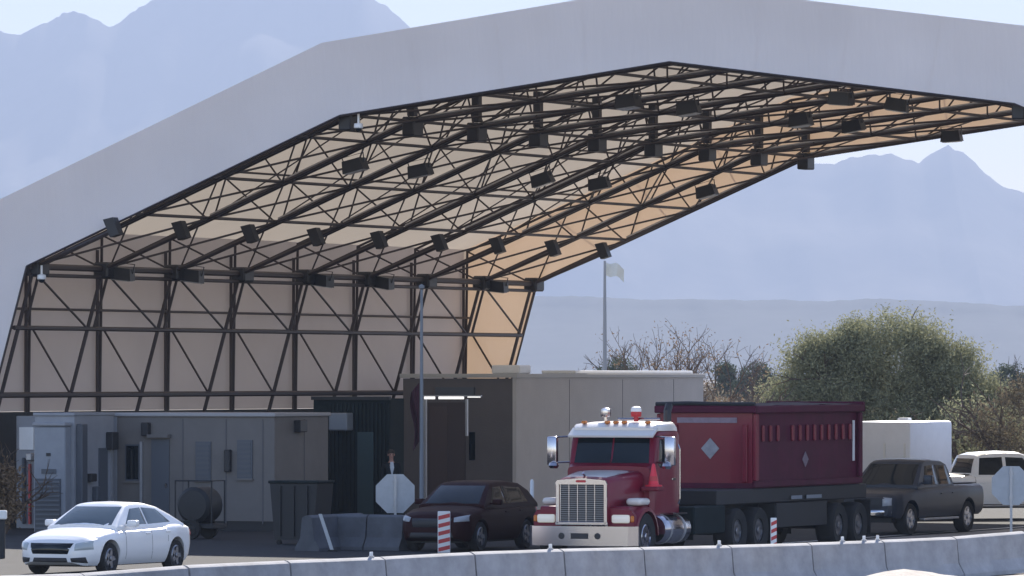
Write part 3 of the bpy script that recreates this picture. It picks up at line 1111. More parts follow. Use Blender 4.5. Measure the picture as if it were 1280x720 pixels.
# ---------------------------------------------------------------- dark red car in the shade
CROSS = dict(x0=-2.2, x1=2.25, H=1.56, clear=0.2, r=0.34, tw=0.22, arch=[(1.38, 0.40), (-1.32, 0.40)], crown=0.04, belt=1.02, ghw=(0.82, 0.60),
             w=[(-2.2, 0.66), (-2.1, 0.80), (-1.8, 0.89), (1.4, 0.90), (1.9, 0.85), (2.12, 0.76), (2.25, 0.60)],
             zt=[(-2.2, 0.92), (-2.1, 1.04), (-1.0, 1.04), (0.9, 1.02), (1.5, 0.97), (2.0, 0.88), (2.15, 0.80), (2.25, 0.68)],
             zb=[(-2.2, 0.40), (-2.0, 0.26), (2.0, 0.24), (2.25, 0.32)],
             gh=[(-2.05, 1.05), (-1.75, 1.35), (-1.4, 1.49), (-0.8, 1.535), (-0.2, 1.54), (0.2, 1.52), (0.36, 1.48), (0.7, 1.28), (1.08, 1.03)],
             paint=M_REDC, rim=M_RIMD, mirror=(0.68, 1.05), handles=[(-0.1, 0.88), (-0.95, 0.90)],
             glass=[('windshield', [(-0.67, 1.08), (0.67, 1.08), (0.56, 1.48), (-0.56, 1.48)], 'x', 1),
                    ('rear_window', [(-0.62, 1.12), (0.62, 1.12), (0.52, 1.44), (-0.52, 1.44)], 'x', -1)] +
                   [('side_window', c, 'y', s) for s in (1, -1) for c in ([(-0.2, 1.07), (0.66, 1.07), (0.26, 1.44), (-0.2, 1.46)], [(-1.5, 1.09), (-0.26, 1.07), (-0.26, 1.46), (-1.3, 1.42)])],
             trim=[('grille', [(-0.45, 0.56), (0.45, 0.56), (0.5, 0.76), (-0.5, 0.76)], 'x', 1, M_BLACK),
                   ('lower_intake', [(-0.55, 0.32), (0.55, 0.32), (0.5, 0.44), (-0.5, 0.44)], 'x', 1, M_BLACK),
                   ('headlight', [(-0.82, 0.70), (-0.55, 0.68), (-0.53, 0.78), (-0.80, 0.84)], 'x', 1, M_LENS),
                   ('headlight', [(0.55, 0.68), (0.82, 0.70), (0.80, 0.84), (0.53, 0.78)], 'x', 1, M_LENS),
                   ('tail_light', [(-0.84, 0.86), (-0.6, 0.86), (-0.6, 1.0), (-0.8, 1.0)], 'x', -1, M_RED),
                   ('tail_light', [(0.6, 0.86), (0.84, 0.86), (0.8, 1.0), (0.6, 1.0)], 'x', -1, M_RED)])
vehicle('dark_red_car', at(588, 147.5), RZ_OUT, CROSS, 'dark red car waiting in the shade between stop sign and truck', 'car')


# ---------------------------------------------------------------- pickups
def pickup_params(paint, trimc, dark=False):
    return dict(x0=-2.9, x1=2.9, H=1.86, clear=0.32, r=0.40, tw=0.28, arch=[(1.88, 0.49), (-1.78, 0.49)], crown=0.03, belt=1.20, ghw=(0.90, 0.70),
                side=[(0.0, 0.93), (0.12, 0.975), (0.35, 1.0), (0.62, 1.0), (0.8, 0.985), (0.92, 0.96), (0.98, 0.91), (1.0, 0.86)],
                w=[(-2.9, 0.93), (-2.8, 0.975), (-1.8, 1.0), (1.9, 1.0), (2.4, 0.98), (2.7, 0.92), (2.83, 0.86), (2.9, 0.78)],
                zt=[(-2.9, 1.22), (-0.9, 1.23), (0.9, 1.19), (1.2, 1.17), (2.3, 1.10), (2.7, 1.03), (2.9, 0.93)],
                zb=[(-2.9, 0.55), (-2.6, 0.45), (2.4, 0.42), (2.7, 0.45), (2.9, 0.50)],
                gh=[(-1.02, 1.21), (-0.96, 1.45), (-0.86, 1.74), (-0.6, 1.82), (0.0, 1.85), (0.45, 1.83), (0.62, 1.77), (0.95, 1.50), (1.32, 1.20)],
                paint=paint, rim=M_RIM, spokes=6, mirror=(0.98, 1.26), mh=0.24, seams=[(1.0, 0.50, 1.18), (-0.05, 0.48, 1.2), (-0.98, 0.75, 1.2)], handles=[(-0.05, 1.02), (-0.78, 1.03)],
                glass=[('windshield', [(-0.76, 1.25), (0.76, 1.25), (0.66, 1.77), (-0.66, 1.77)], 'x', 1),
                       ('rear_window', [(-0.7, 1.3), (0.7, 1.3), (0.62, 1.70), (-0.62, 1.70)], 'x', -1)] +
                      [('side_window', c, 'y', s) for s in (1, -1) for c in ([(0.0, 1.25), (0.92, 1.25), (0.52, 1.72), (0.0, 1.74)], [(-0.86, 1.25), (-0.10, 1.25), (-0.10, 1.74), (-0.78, 1.72)])],
                trim=[('grille', [(-0.60, 0.68), (0.60, 0.68), (0.60, 0.98), (-0.60, 0.98)], 'x', 1, M_BLACK),
                      ('front_bumper', [(-0.84, 0.48), (0.84, 0.48), (0.84, 0.64), (-0.84, 0.64)], 'x', 1, trimc),
                      ('headlight', [(-0.85, 0.76), (-0.63, 0.74), (-0.63, 0.96), (-0.84, 0.94)], 'x', 1, M_LENS),
                      ('headlight', [(0.63, 0.74), (0.85, 0.76), (0.84, 0.94), (0.63, 0.96)], 'x', 1, M_LENS),
                      ('tail_light', [(-0.90, 0.80), (-0.76, 0.80), (-0.76, 1.15), (-0.90, 1.15)], 'x', -1, M_RED),
                      ('tail_light', [(0.76, 0.80), (0.90, 0.80), (0.90, 1.15), (0.76, 1.15)], 'x', -1, M_RED)],
                boxes=[('bed_liner', (-2.78, -1.08, -0.78, 0.78, 1.243, 1.268, 0.008), M_BLACK),
                       ('side_step', (-0.95, 1.3, 0.93, 1.08, 0.36, 0.42, 0.015), M_GALV),
                       ('side_step', (-0.95, 1.3, -1.08, -0.93, 0.36, 0.42, 0.015), M_GALV)])


vehicle('grey_pickup', at(1132, 163.0), RZ_OUT - R(4), pickup_params(M_GREYP, M_CHROME), 'dark grey crew cab pickup behind the maroon dump truck', 'pickup truck')
vehicle('white_pickup', at(1243, 179.0), RZ_IN - R(48), pickup_params(M_CARW, M_CHROME), 'white pickup turned to the right behind the grey pickup', 'pickup truck')

# ---------------------------------------------------------------- white cargo trailer
tl = empty('cargo_trailer', at(1122, 196.0), RZ_IN, 'white box trailer standing behind the dump truck tail', 'trailer')
g = G(); g.box(-1.6, 2.3, -0.98, 0.98, 0.55, 2.62, 0.09, 2); g.obj('box', mat('trailer_white', (0.80, 0.81, 0.87), 0.4, var=0.05), tl, True)
for y in (-0.80, -0.15):
    g = G(); g.box(-1.635, -1.602, y - 0.03, y + 0.03, 0.7, 1.95); g.obj('door_bar', M_WHITE, tl)
for s in (1, -1):
    g = G(); g.box(-1.62, -1.602, s * 0.88 - 0.05, s * 0.88 + 0.05, 0.62, 0.72); g.obj('tail_light', M_RED, tl)
    for xx in (0.0, 0.75):
        wheel(tl, xx, s * 1.09, 0.34, 0.2, M_RIM, s)
    g = G(); g.prism([(-0.4, 0.55), (-0.35, 0.74), (1.1, 0.74), (1.15, 0.55)], 'y', s * 0.985, s * 1.2); g.obj('mudguard', M_WHITE, tl)
g = G(); g.tube([(2.2, -0.6, 0.5), (3.4, 0, 0.5), (2.2, 0.6, 0.5)], 0.05, 6); g.obj('tow_bar', M_FRAME, tl)
g = G(); g.box(0.4, 0.75, -0.2, 0.15, 2.622, 2.72, 0.03); g.obj('roof_vent', M_WHITE, tl)

# ================================================================ MAROON TRUCK
TRK_D = 138.0
# local frame: +x forward, +y driver side; bumper front at x = 0
tk = empty('dump_truck', at(725, TRK_D), RZ_OUT, 'maroon conventional truck with chrome grille hauling a tall dump box', 'truck')
DX = 0.0
# bumper
g = G()
pts = [(-0.22, -1.27), (0.0, -1.12), (0.03, -0.6), (0.03, 0.6), (0.0, 1.12), (-0.22, 1.27), (-0.30, 1.27), (-0.12, 1.06), (-0.08, 0.0), (-0.12, -1.06), (-0.30, -1.27)]
g.prism(pts, 'z', 0.34, 0.76)
bmp = g.obj('bumper', M_CHROME, tk, True, angle=30)
g = G(); g.box(0.031, 0.045, -0.20, 0.20, 0.49, 0.61); g.obj('number_plate', M_BLACK, bmp)
for y in (-0.42, 0.42):
    g = G(); g.lathe([(0.07, 0.028), (0.07, 0.042), (0.04, 0.045)], (0, y, 0.55), 'x', 12); g.obj('tow_hole', M_BLACK, bmp)
# hood: loft of sections
def loft(secs):
    g = G()
    V, F = [], []
    n = len(secs[0])
    for s_ in secs:
        V += s_
    for i in range(len(secs) - 1):
        for k in range(n):
            F.append((i * n + k, i * n + (k + 1) % n, (i + 1) * n + (k + 1) % n, (i + 1) * n + k))
    F.append(tuple(range(n)))
    F.append(tuple((len(secs) - 1) * n + k for k in range(n))[::-1])
    g.add(V, F)
    return g
def sec(x, hw, zb, zt, r=0.14):
    h = [(hw, zb), (hw, zt - r), (hw - r * 0.13, zt - r * 0.5), (hw - r * 0.5, zt - r * 0.13), (hw - r, zt), (hw * 0.45, zt + 0.018), (0, zt + 0.025)]
    return [(x, y, z) for y, z in h] + [(x, -y, z) for y, z in h[:-1][::-1]]
hood = loft([sec(-0.12, 0.56, 0.80, 1.74, 0.12), sec(-0.20, 0.59, 0.80, 1.80, 0.14), sec(-0.9, 0.70, 0.85, 1.88, 0.16), sec(-1.55, 0.82, 0.95, 1.93, 0.18), sec(-1.75, 0.86, 0.95, 1.94, 0.18)])
hood.obj('hood', M_MAROON, tk, True, angle=40)
# pale panel, sun glare on the hood top put into colour
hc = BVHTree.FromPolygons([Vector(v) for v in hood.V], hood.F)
grid_patch(hc, [(-1.5, -0.66), (-0.17, -0.46), (-0.17, 0.46), (-1.5, 0.66)], 'z', 1, 0.012).obj('hood_glare', mat('cream_roof_glare', (0.70, 0.66, 0.62), 0.35, coat=0.5), tk, True)
# grille
g = G()
for y in (-0.555, 0.555):
    g.box(-0.115, -0.055, y - 0.04, y + 0.04, 0.80, 1.70, 0.015)
g.prism([(-0.61, 1.66), (0.61, 1.66), (0.56, 1.75), (0, 1.80), (-0.56, 1.75)], 'x', -0.115, -0.05)
g.box(-0.115, -0.055, -0.61, 0.61, 0.78, 0.86, 0.015)
gr = g.obj('grille_surround', M_CHROME, tk)
for i in range(5):
    y = -0.5 + 0.2 * i + 0.10
    g = G(); g.box(-0.112, -0.075, y - 0.008 - 0.09, y - 0.09 + 0.008, 0.862, 1.655); g.obj('grille_rib', M_CHROME, gr)
g = G(); g.box(-0.118, -0.098, -0.5, 0.5, 0.86, 1.66); g.obj('grille_mesh', M_BLACK, gr)
for i in range(17):
    z = 0.88 + i * 0.046
    g = G(); g.box(-0.099, -0.086, -0.5, 0.5, z, z + 0.012); g.obj('grille_slat', M_RIMD, gr)
# badge bird ornament above the grille
g = G(); g.tube([(-0.3, 0, 1.83), (-0.18, 0, 1.90), (-0.10, 0, 1.88)], [0.02, 0.03, 0.008], 6); g.obj('hood_ornament', M_CHROME, tk, True)
g = G(); g.prism([(-0.10, 1.705), (0.10, 1.705), (0.12, 1.73), (0.10, 1.755), (-0.10, 1.755), (-0.12, 1.73)], 'x', -0.049, -0.040); g.obj('oval_badge', M_RED, tk)
# fenders
for s in (1, -1):
    pts = []
    for k in range(11):
        a = math.pi * k / 10
        pts.append((-1.0 + 0.66 * math.cos(a), 0.52 + 0.64 * math.sin(a)))
    inner = [(-1.0 + 0.56 * math.cos(math.pi * k / 10), 0.52 + 0.56 * math.sin(math.pi * k / 10)) for k in range(11)][::-1]
    secs = []
    g = G()
    y0, y1 = (0.62, 1.19)
    V, F = [], []
    n = 11
    # arched shell with a rounded outer lip
    for (yy, dr) in ((0.56, 0.02), (0.9, 0.02), (1.10, 0.0), (1.19, -0.05), (1.20, -0.12)):
        for k in range(n):
            a = math.pi * k / (n - 1)
            x = -0.98 + (0.68 + dr) * math.cos(a) * (1.12 if k < 5 else 1.0)
            z = 0.54 + (0.66 + dr) * math.sin(a)
            V.append((x, s * yy, z))
    for i in range(4):
        for k in range(n - 1):
            F.append((i * n + k, i * n + k + 1, (i + 1) * n + k + 1, (i + 1) * n + k))
    g.add(V, F)
    # front apron with the lamp
    g.prism([(0.56, 0.76), (1.17, 0.76), (1.18, 0.98), (1.10, 1.10), (0.56, 1.16)], 'x', -0.34, -0.22) if s > 0 else g.prism([(-0.56, 0.76), (-1.17, 0.76), (-1.18, 0.98), (-1.10, 1.10), (-0.56, 1.16)], 'x', -0.34, -0.22)
    g.box(-0.9, -0.25, min(s * 0.55, s * 1.05), max(s * 0.55, s * 1.05), 1.02, 1.19, 0.05, 2)
    g.obj('fender', M_MAROON, tk, True, angle=40)
    g = G(); g.box(-0.23, -0.16, min(s * 0.66, s * 1.08), max(s * 0.66, s * 1.08), 0.83, 1.01, 0.04, 2); hl = g.obj('headlight', M_HEADLIT, tk, True)
    g = G(); g.box(-0.24, -0.185, min(s * 1.09, s * 1.17), max(s * 1.09, s * 1.17), 0.85, 0.99, 0.02); g.obj('turn_signal', M_AMBER, hl)
    # cream block shaped and coloured as the sun glare on the fender
    g = G(); g.box(-1.22, -0.62, min(s * 0.80, s * 1.16), max(s * 0.80, s * 1.16), 1.20, 1.36, 0.075, 3); g.obj('fender_glare', mat('cream_roof_glare', (0.70, 0.66, 0.62), 0.35, coat=0.5), tk, True)
    wheel(tk, -0.98, s * 1.02, 0.52, 0.30, M_CHROME, s, 8, 0.55)
# cab
cab = loft([sec(-1.62, 0.96, 0.95, 2.02, 0.10), sec(-1.80, 1.00, 0.80, 2.10, 0.10), sec(-1.98, 1.00, 0.80, 2.72, 0.12), sec(-2.1, 1.01, 0.80, 2.83, 0.14), sec(-3.1, 1.01, 0.80, 2.86, 0.14), sec(-3.3, 0.99, 0.80, 2.82, 0.14)])
cb = cab.obj('cab', M_MAROON, tk, True, angle=35)
bvc = BVHTree.FromPolygons([Vector(v) for v in cab.V], cab.F)
grid_patch(bvc, [(-0.88, 2.10), (-0.02, 2.10), (-0.02, 2.66), (-0.84, 2.64)], 'x', 1, 0.014).obj('windshield', M_GLASSD, tk, True)
grid_patch(bvc, [(0.02, 2.10), (0.88, 2.10), (0.84, 2.64), (0.02, 2.66)], 'x', 1, 0.014).obj('windshield', M_GLASSD, tk, True)
for s in (1, -1):
    dr = grid_patch(bvc, [(-3.05, 0.98), (-1.86, 0.98), (-2.04, 2.72), (-3.05, 2.72)], 'y', s, 0.02)
    door = dr.obj('door', M_MAROON, tk, True)
    grid_patch(bvc, [(-2.92, 2.02), (-1.98, 1.92), (-2.10, 2.62), (-2.92, 2.62)], 'y', s, 0.034).obj('door_window', M_GLASSD, door, True)
    g = G(); g.box(-2.95, -2.75, min(s * 1.02, s * 1.06), max(s * 1.02, s * 1.06), 1.72, 1.77, 0.01); g.obj('door_handle', M_CHROME, door)
    g = G(); g.tube([(-3.08, s * 1.06, 1.2), (-3.08, s * 1.10, 1.3), (-3.08, s * 1.10, 2.4), (-3.08, s * 1.06, 2.5)], 0.018, 6); g.obj('grab_rail', M_CHROME, tk)
    # mirror on two arms
    g = G(); g.box(-1.86, -1.72, min(s * 1.27, s * 1.50), max(s * 1.27, s * 1.50), 2.05, 2.68, 0.03, 2); mr = g.obj('mirror', M_CHROME, tk, True)
    for z in (2.66, 2.10):
        g = G(); g.tube([(-1.98, s * 0.98, z + 0.02), (-1.79, s * 1.40, z)], 0.022, 6); g.obj('mirror_arm', M_CHROME, mr)
    g = G(); g.lathe([(0.02, 0.10), (0.10, 0.06), (0.12, 0.0), (0.08, -0.06)], (-1.72, s * 1.33, 2.04), 'z', 12); g.obj('spot_mirror', M_CHROME, mr, True)
# sun visor and roof cap, cream for the sun glare on the roof
g = G(); g.prism([(-1.74, 2.66), (-1.72, 2.70), (-2.02, 2.87), (-2.06, 2.84)], 'y', -1.0, 1.0); g.obj('sun_visor', mat('cream_roof_glare', (0.70, 0.66, 0.62), 0.35, coat=0.5), tk)
g = loft([sec(-1.93, 0.93, 2.78, 2.86, 0.04), sec(-2.08, 1.0, 2.80, 2.95, 0.08), sec(-3.05, 1.0, 2.80, 2.99, 0.1), sec(-3.3, 0.95, 2.78, 2.90, 0.08)])
g.obj('roof_cap', mat('cream_roof_glare', (0.70, 0.66, 0.62), 0.35, coat=0.5), tk, True)
for y in (-0.75, -0.2, 0.0, 0.2, 0.75):
    g = G(); g.box(-2.14, -1.99, y - 0.05, y + 0.05, 2.955, 3.02, 0.02); g.obj('marker_light', M_AMBER, tk, True)
# roof beacons
for y, m2 in ((-0.42, M_CHROME), (0.30, M_RED)):
    g = G(); g.lathe([(0.05, 3.0), (0.05, 3.10), (0.11, 3.11), (0.12, 3.17), (0.11, 3.28), (0.03, 3.31)], (-2.5, y, 0), 'z', 12); bc = g.obj('beacon', m2, tk, True)
g = G(); g.lathe([(0.112, 3.20), (0.122, 3.24), (0.10, 3.31), (0.03, 3.33)], (-2.5, 0.30, 0.005), 'z', 12); g.obj('beacon_top', M_WHITE, bc, True)
g = G(); g.tube([(-2.55, -0.15, 3.06), (-2.55, 0.85, 3.06)], 0.03, 6); g.obj('air_horn', M_CHROME, tk)
# exhaust stack, air cleaner
for s in (1,):
    g = G(); g.tube([(-3.55, 0.62, 0.9), (-3.55, 0.62, 2.9), (-3.55, 0.62, 3.22), (-3.66, 0.62, 3.36)], 0.09, 10); g.obj('exhaust_stack', M_BLACK, tk, True)
# tanks and steps
for s in (1, -1):
    g = G(); g.lathe([(0.05, -1.82), (0.29, -1.84), (0.32, -1.90), (0.32, -3.30), (0.29, -3.36), (0.05, -3.38)], (0, s * 0.96, 0.66), 'x', 24); ft = g.obj('fuel_tank', M_CHROME, tk, True)
    for xx in (-2.2, -3.0):
        g = G(); g.lathe([(0.326, xx), (0.333, xx + 0.002), (0.333, xx + 0.058), (0.326, xx + 0.06)], (0, s * 0.96, 0.66), 'x', 24); g.obj('tank_strap', M_GALV, ft, True)
    for xx in (-2.4, -2.8):
        g = G(); g.box(xx - 0.22, xx + 0.22, min(s * 1.0, s * 1.30), max(s * 1.0, s * 1.30), 0.985, 1.015); g.obj('step', M_CHROME, ft)
# red cone strapped beside the hood
g = G(); g.lathe([(0.19, 1.60), (0.19, 1.63), (0.12, 1.64), (0.035, 2.08), (0.01, 2.10)], (-1.62, 1.06, 0), 'z', 14); cn = g.obj('red_cone', mat('bright_red_plastic', (0.72, 0.03, 0.06), 0.45), tk, True)
g = G(); g.lathe([(0.108, 1.72), (0.089, 1.82), (0.085, 1.825)], (-1.62, 1.06, 0), 'z', 14); g.obj('cone_band', M_REDW, cn, True)
g = G(); g.box(-1.80, -1.42, 0.84, 1.24, 1.50, 1.598, 0.02); g.obj('cone_bracket', M_MAROON, tk)
# frame rails
TAIL = -15.2
for y in (-0.45, 0.45):
    g = G(); g.box(TAIL, -0.2, y - 0.06, y + 0.06, 0.82, 1.10); g.obj('frame_rail', M_FRAME, tk)
g = G(); g.box(-15.0, -5.2, -1.15, 1.15, 1.12, 1.457, 0.02); g.obj('subframe', M_FRAME, tk)
g = G(); g.box(-5.6, -3.7, 0.75, 1.2, 0.5, 1.12, 0.03); g.obj('tool_box', M_DKGREEN, tk)
g = G(); g.box(-5.6, -3.7, -1.2, -0.75, 0.5, 1.12, 0.03); g.obj('tool_box', M_DKGREEN, tk)
for xx in (-6.4, -7.75, -13.0, -14.35):
    for s in (1, -1):
        wheel(tk, xx, s * 1.0, 0.52, 0.46, M_RIMD, s, 8, 0.52)
    g = G(); g.tube([(xx, -1.0, 0.52), (xx, 1.0, 0.52)], 0.09, 8); g.obj('axle', M_FRAME, tk)
for s in (1, -1):
    g = G(); g.box(-12.2, -8.9, min(s * 1.12, s * 1.18), max(s * 1.12, s * 1.18), 0.55, 1.10, 0.01); g.obj('side_guard', M_FRAME, tk)
    g = G(); g.box(-8.75, -8.72, min(s * 0.8, s * 1.2), max(s * 0.8, s * 1.2), 0.25, 1.08); g.obj('mud_flap', M_RUB, tk)
    g = G(); g.box(-15.15, -15.12, min(s * 0.8, s * 1.2), max(s * 0.8, s * 1.2), 0.25, 1.08); g.obj('mud_flap', M_RUB, tk)
for s in (1, -1):
    for (xa, xb) in ((-9.8, -10.5), (-10.8, -11.8)):
        g = G(); g.box(min(xa, xb), max(xa, xb), min(s * 1.19, s * 1.2), max(s * 1.19, s * 1.2), 1.18, 1.26); g.obj('reflective_strip', M_LOUVER, tk)

# dump box: floor, head board, ribbed sides, top rail, tail gate
BX0, BX1, BZ0, BZ1 = -14.6, -7.5, 1.46, 3.30
box = empty('dump_box', (0, 0, 0))
box.parent = tk
g = G(); g.box(BX0, BX1, -1.12, 1.12, BZ0, BZ0 + 0.12); g.obj('floor', M_MAROOND, box)
g = G(); g.box(BX1 - 0.08, BX1, -1.12, 1.12, BZ0 + 0.12, BZ1); g.obj('head_board', M_MAROON, box)
g = G(); g.box(BX0, BX0 + 0.08, -1.12, 1.12, BZ0 + 0.12, BZ1); g.obj('tail_gate', M_MAROOND, box)
for s in (1, -1):
    g = G(); g.box(BX0 + 0.08, BX1 - 0.08, min(s * 1.04, s * 1.12), max(s * 1.04, s * 1.12), BZ0 + 0.12, BZ1); g.obj('side_wall', M_MAROOND, box)
    g = G(); g.box(BX0 - 0.05, BX1 + 0.06, min(s * 1.10, s * 1.23), max(s * 1.10, s * 1.23), BZ1 - 0.14, BZ1 + 0.03, 0.02); g.obj('top_rail', M_MAROOND, box)
    g = G(); g.box(BX0 - 0.02, BX1 + 0.02, min(s * 1.12, s * 1.19), max(s * 1.12, s * 1.19), BZ0 + 0.02, BZ0 + 0.16, 0.015); g.obj('bottom_rail', M_MAROOND, box)
    for k in range(13):
        xx = lerp(BX1 - 0.6, BX0 + 0.75, k / 12)
        if k in (3,):
            continue
        g = G(); g.box(xx - 0.07, xx + 0.07, min(s * 1.121, s * 1.175), max(s * 1.121, s * 1.175), BZ0 + 1.05, BZ0 + 1.42, 0.02); g.obj('side_rib', M_MAROON, box)
    for xx in (BX1 - 0.10, BX0 + 0.12):
        g = G(); g.box(xx - 0.1, xx + 0.1, min(s * 1.122, s * 1.21), max(s * 1.122, s * 1.21), BZ0 + 0.17, BZ1 - 0.15, 0.02); g.obj('corner_post', M_MAROON if xx > -9 else M_MAROOND, box)
    g = G(); g.box(BX0 + 0.42, BX0 + 0.50, min(s * 1.121, s * 1.15), max(s * 1.121, s * 1.15), BZ0 + 0.55, BZ0 + 1.50); g.obj('white_marker_strip', M_WHITE, box)
    g = G(); g.prism([(-11.1, 2.08), (-10.9, 2.26), (-10.7, 2.08), (-10.9, 1.90)], 'y', s * 1.122, s * 1.136); g.obj('hazard_placard', mat('placard_faded', (0.20, 0.15, 0.18), 0.7, var=0.3, scale=6), box)
g = G(); g.box(BX1 - 0.04, BX1 + 0.10, -1.23, 1.23, BZ1 - 0.14, BZ1 + 0.03, 0.02); g.obj('top_rail', M_MAROOND, box)
g = G(); g.box(BX0 - 0.10, BX0 + 0.04, -1.23, 1.23, BZ1 - 0.14, BZ1 + 0.10, 0.02); g.obj('top_rail', M_MAROOND, box)
# rolled tarpaulin on top front
g = G(); g.tube([(BX1 + 0.05, -1.2, BZ1 + 0.06), (BX1 + 0.05, -0.4, BZ1 + 0.08), (BX1 + 0.05, 0.5, BZ1 + 0.06), (BX1 + 0.05, 1.2, BZ1 + 0.06)], 0.05, 8); g.obj('tarp_roll', M_FRAME, box, True)
g = G()
tp = []
for i in range(15):
    for j in range(5):
        xx = lerp(BX0 + 0.1, BX1 - 0.1, i / 14); yy = lerp(-1.12, 1.12, j / 4)
        tp.append((xx, yy, BZ1 + 0.035 + 0.03 * math.sin(math.pi * j / 4) + 0.04 * noise.noise((xx * 1.3, yy, 2)) - (0.0 if j not in (0, 4) else 0.0)))
g.add(tp, [(i * 5 + j, i * 5 + j + 1, (i + 1) * 5 + j + 1, (i + 1) * 5 + j) for i in range(14) for j in range(4)])
g.obj('tarpaulin', mat('tarp', (0.03, 0.015, 0.028), 0.7, var=0.3), box, True)
for yy, zz in ((-0.2, 2.95),):
    g = G(); g.box(BX1 + 0.002, BX1 + 0.02, -0.7, 0.75, BZ1 - 0.36, BZ1 - 0.24); g.obj('label_strip', mat('faded_label', (0.26, 0.20, 0.25), 0.7, var=0.25, scale=5), box)
g = G(); g.prism([(-0.12, 2.36), (0.10, 2.60), (0.32, 2.36), (0.10, 2.12)], 'x', BX1 + 0.002, BX1 + 0.016); g.obj('hazard_placard', mat('placard_front', (0.30, 0.30, 0.33), 0.6, var=0.25, scale=6), box)
for y in (-0.75, 0.95):
    g = G(); g.box(BX1 + 0.002, BX1 + 0.07, y - 0.06, y + 0.06, BZ0 + 0.14, BZ1 - 0.40, 0.015); g.obj('head_rib', M_MAROON, box)

# ================================================================ BUILDINGS UNDER AND BESIDE THE CANOPY
def u_at(px, v):
    k = (px - 640) / F_PX
    s, c = math.sin(TH), math.cos(TH)
    return (k * (D_K + c * v) - X_K - s * v) / (c + k * s)


def d_at(u, v):
    return D_K - math.sin(TH) * u + math.cos(TH) * v


def z_at(py, u, v):
    return zrow(py, d_at(u, v))


class Front:
    """lays parts on a wall that faces the viewer (plane v = const), sized from the wall's own metres"""

    def __init__(s, root, u0, v):
        s.root, s.u0, s.v = root, u0, v

    def box(s, name, px0, px1, py0, py1, m, d0=-0.03, d1=0.0, bev=0.0, parent=None):
        ua_, ub_ = u_at(px0, s.v), u_at(px1, s.v)
        um = (ua_ + ub_) / 2
        g = G()
        g.box(ua_ - s.u0, ub_ - s.u0, d0, d1, z_at(py1, um, s.v), z_at(py0, um, s.v), bev)
        return g.obj(name, m, parent or s.root)


def v_at(px, u):
    k = (px - 640) / F_PX
    s, c = math.sin(TH), math.cos(TH)
    return (k * (D_K - s * u) - X_K - c * u) / (s - k * c)


class Side:
    """the same for a wall that faces the lanes (plane u = const)"""

    def __init__(s, root, u0, v0, u):
        s.root, s.u0, s.v0, s.u = root, u0, v0, u

    def box(s, name, px0, px1, py0, py1, m, d0=0.002, d1=0.04, bev=0.0, parent=None):
        va, vb = v_at(px0, s.u), v_at(px1, s.u)
        vm = (va + vb) / 2
        g = G()
        g.box(s.u - s.u0 + d0, s.u - s.u0 + d1, va - s.v0, vb - s.v0, z_at(py1, s.u, vm), z_at(py0, s.u, vm), bev)
        return g.obj(name, m, parent or s.root)


# --- portable office
OV = 0.9
ou0, ou1 = u_at(143, OV), u_at(343, OV)
OH = z_at(517, (ou0 + ou1) / 2, OV)
office = empty('portable_office', W(ou0, OV), -TH, 'grey portable office with door and narrow windows under the canopy', 'building')
g = G(); OD = v_at(410, ou1) - OV
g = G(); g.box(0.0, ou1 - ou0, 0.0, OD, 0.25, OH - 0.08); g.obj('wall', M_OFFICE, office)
g = G(); g.box(-0.05, ou1 - ou0 + 0.06, -0.08, OD + 0.08, OH - 0.078, OH + 0.02, 0.02); g.obj('roof', mat('office_roof', (0.36, 0.35, 0.36), 0.7), office)
g = G(); g.box(0.05, ou1 - ou0 - 0.05, 0.04, OD - 0.05, 0.0, 0.248); g.obj('skirting', M_FRAME, office)
fo = Front(office, ou0, OV)
for (a, b, c, d) in ((157, 175, 555, 601), (245, 264, 552, 600), (297, 316, 550, 598)):
    fr_ = fo.box('window', a, b, c, d, M_DOOR, -0.035, -0.002)
    fo.box('pane', a + 1.6, b - 1.6, c + 2, d - 2, M_GLASSD if a < 200 else mat('blinds', (0.10, 0.105, 0.12), 0.5), -0.042, -0.036, parent=fr_)
    if a > 200:
        for q in range(7):
            yy = lerp(c + 4, d - 8, q / 6)
            fo.box('slat', a + 2, b - 2, yy, yy + 3.0, M_DOOR, -0.055, -0.043, parent=fr_)
    fo.box('sill', a - 1, b + 1, d, d + 2.5, M_OFFICE, -0.07, -0.002, parent=fr_)
dr_ = fo.box('door', 190, 212, 549, 657, M_DOOR, -0.04, -0.002)
fo.box('door_handle', 208, 210, 604, 609, M_CHROME, -0.09, -0.042, parent=dr_)
fo.box('door_hood', 188, 214, 543, 547, M_OFFICE, -0.22, -0.002)
fo.box('wall_lamp', 180, 189, 528, 545, M_BLACK, -0.2, -0.002, 0.02)
so = Side(office, ou0, OV, ou1)
so.box('wall_lamp', 367, 376, 525, 540, M_BLACK, 0.002, 0.2, 0.02)
so.box('panel_joint', 380, 380.6, 524, 655, mat('joint', (0.11, 0.105, 0.11), 0.7), 0.001, 0.012)
fo.box('corner_trim', 142.5, 146.5, 519, 660, M_OFFICEW, -0.02, -0.001)
fo.box('downpipe', 176, 179, 552, 640, M_GALV, -0.07, -0.015)
fo.box('junction_box', 283, 290, 562, 590, M_BLACK, -0.16, -0.002, 0.02)
for xx in (228, 282, 328):
    fo.box('panel_joint', xx, xx + 1.2, 524, 655, mat('joint', (0.11, 0.105, 0.11), 0.7), -0.012, -0.001)
g = G(); g.box(u_at(186, OV) - ou0, u_at(218, OV) - ou0, -1.1, -0.05, 0.0, 0.2); g.obj('step', M_CONCD, office)

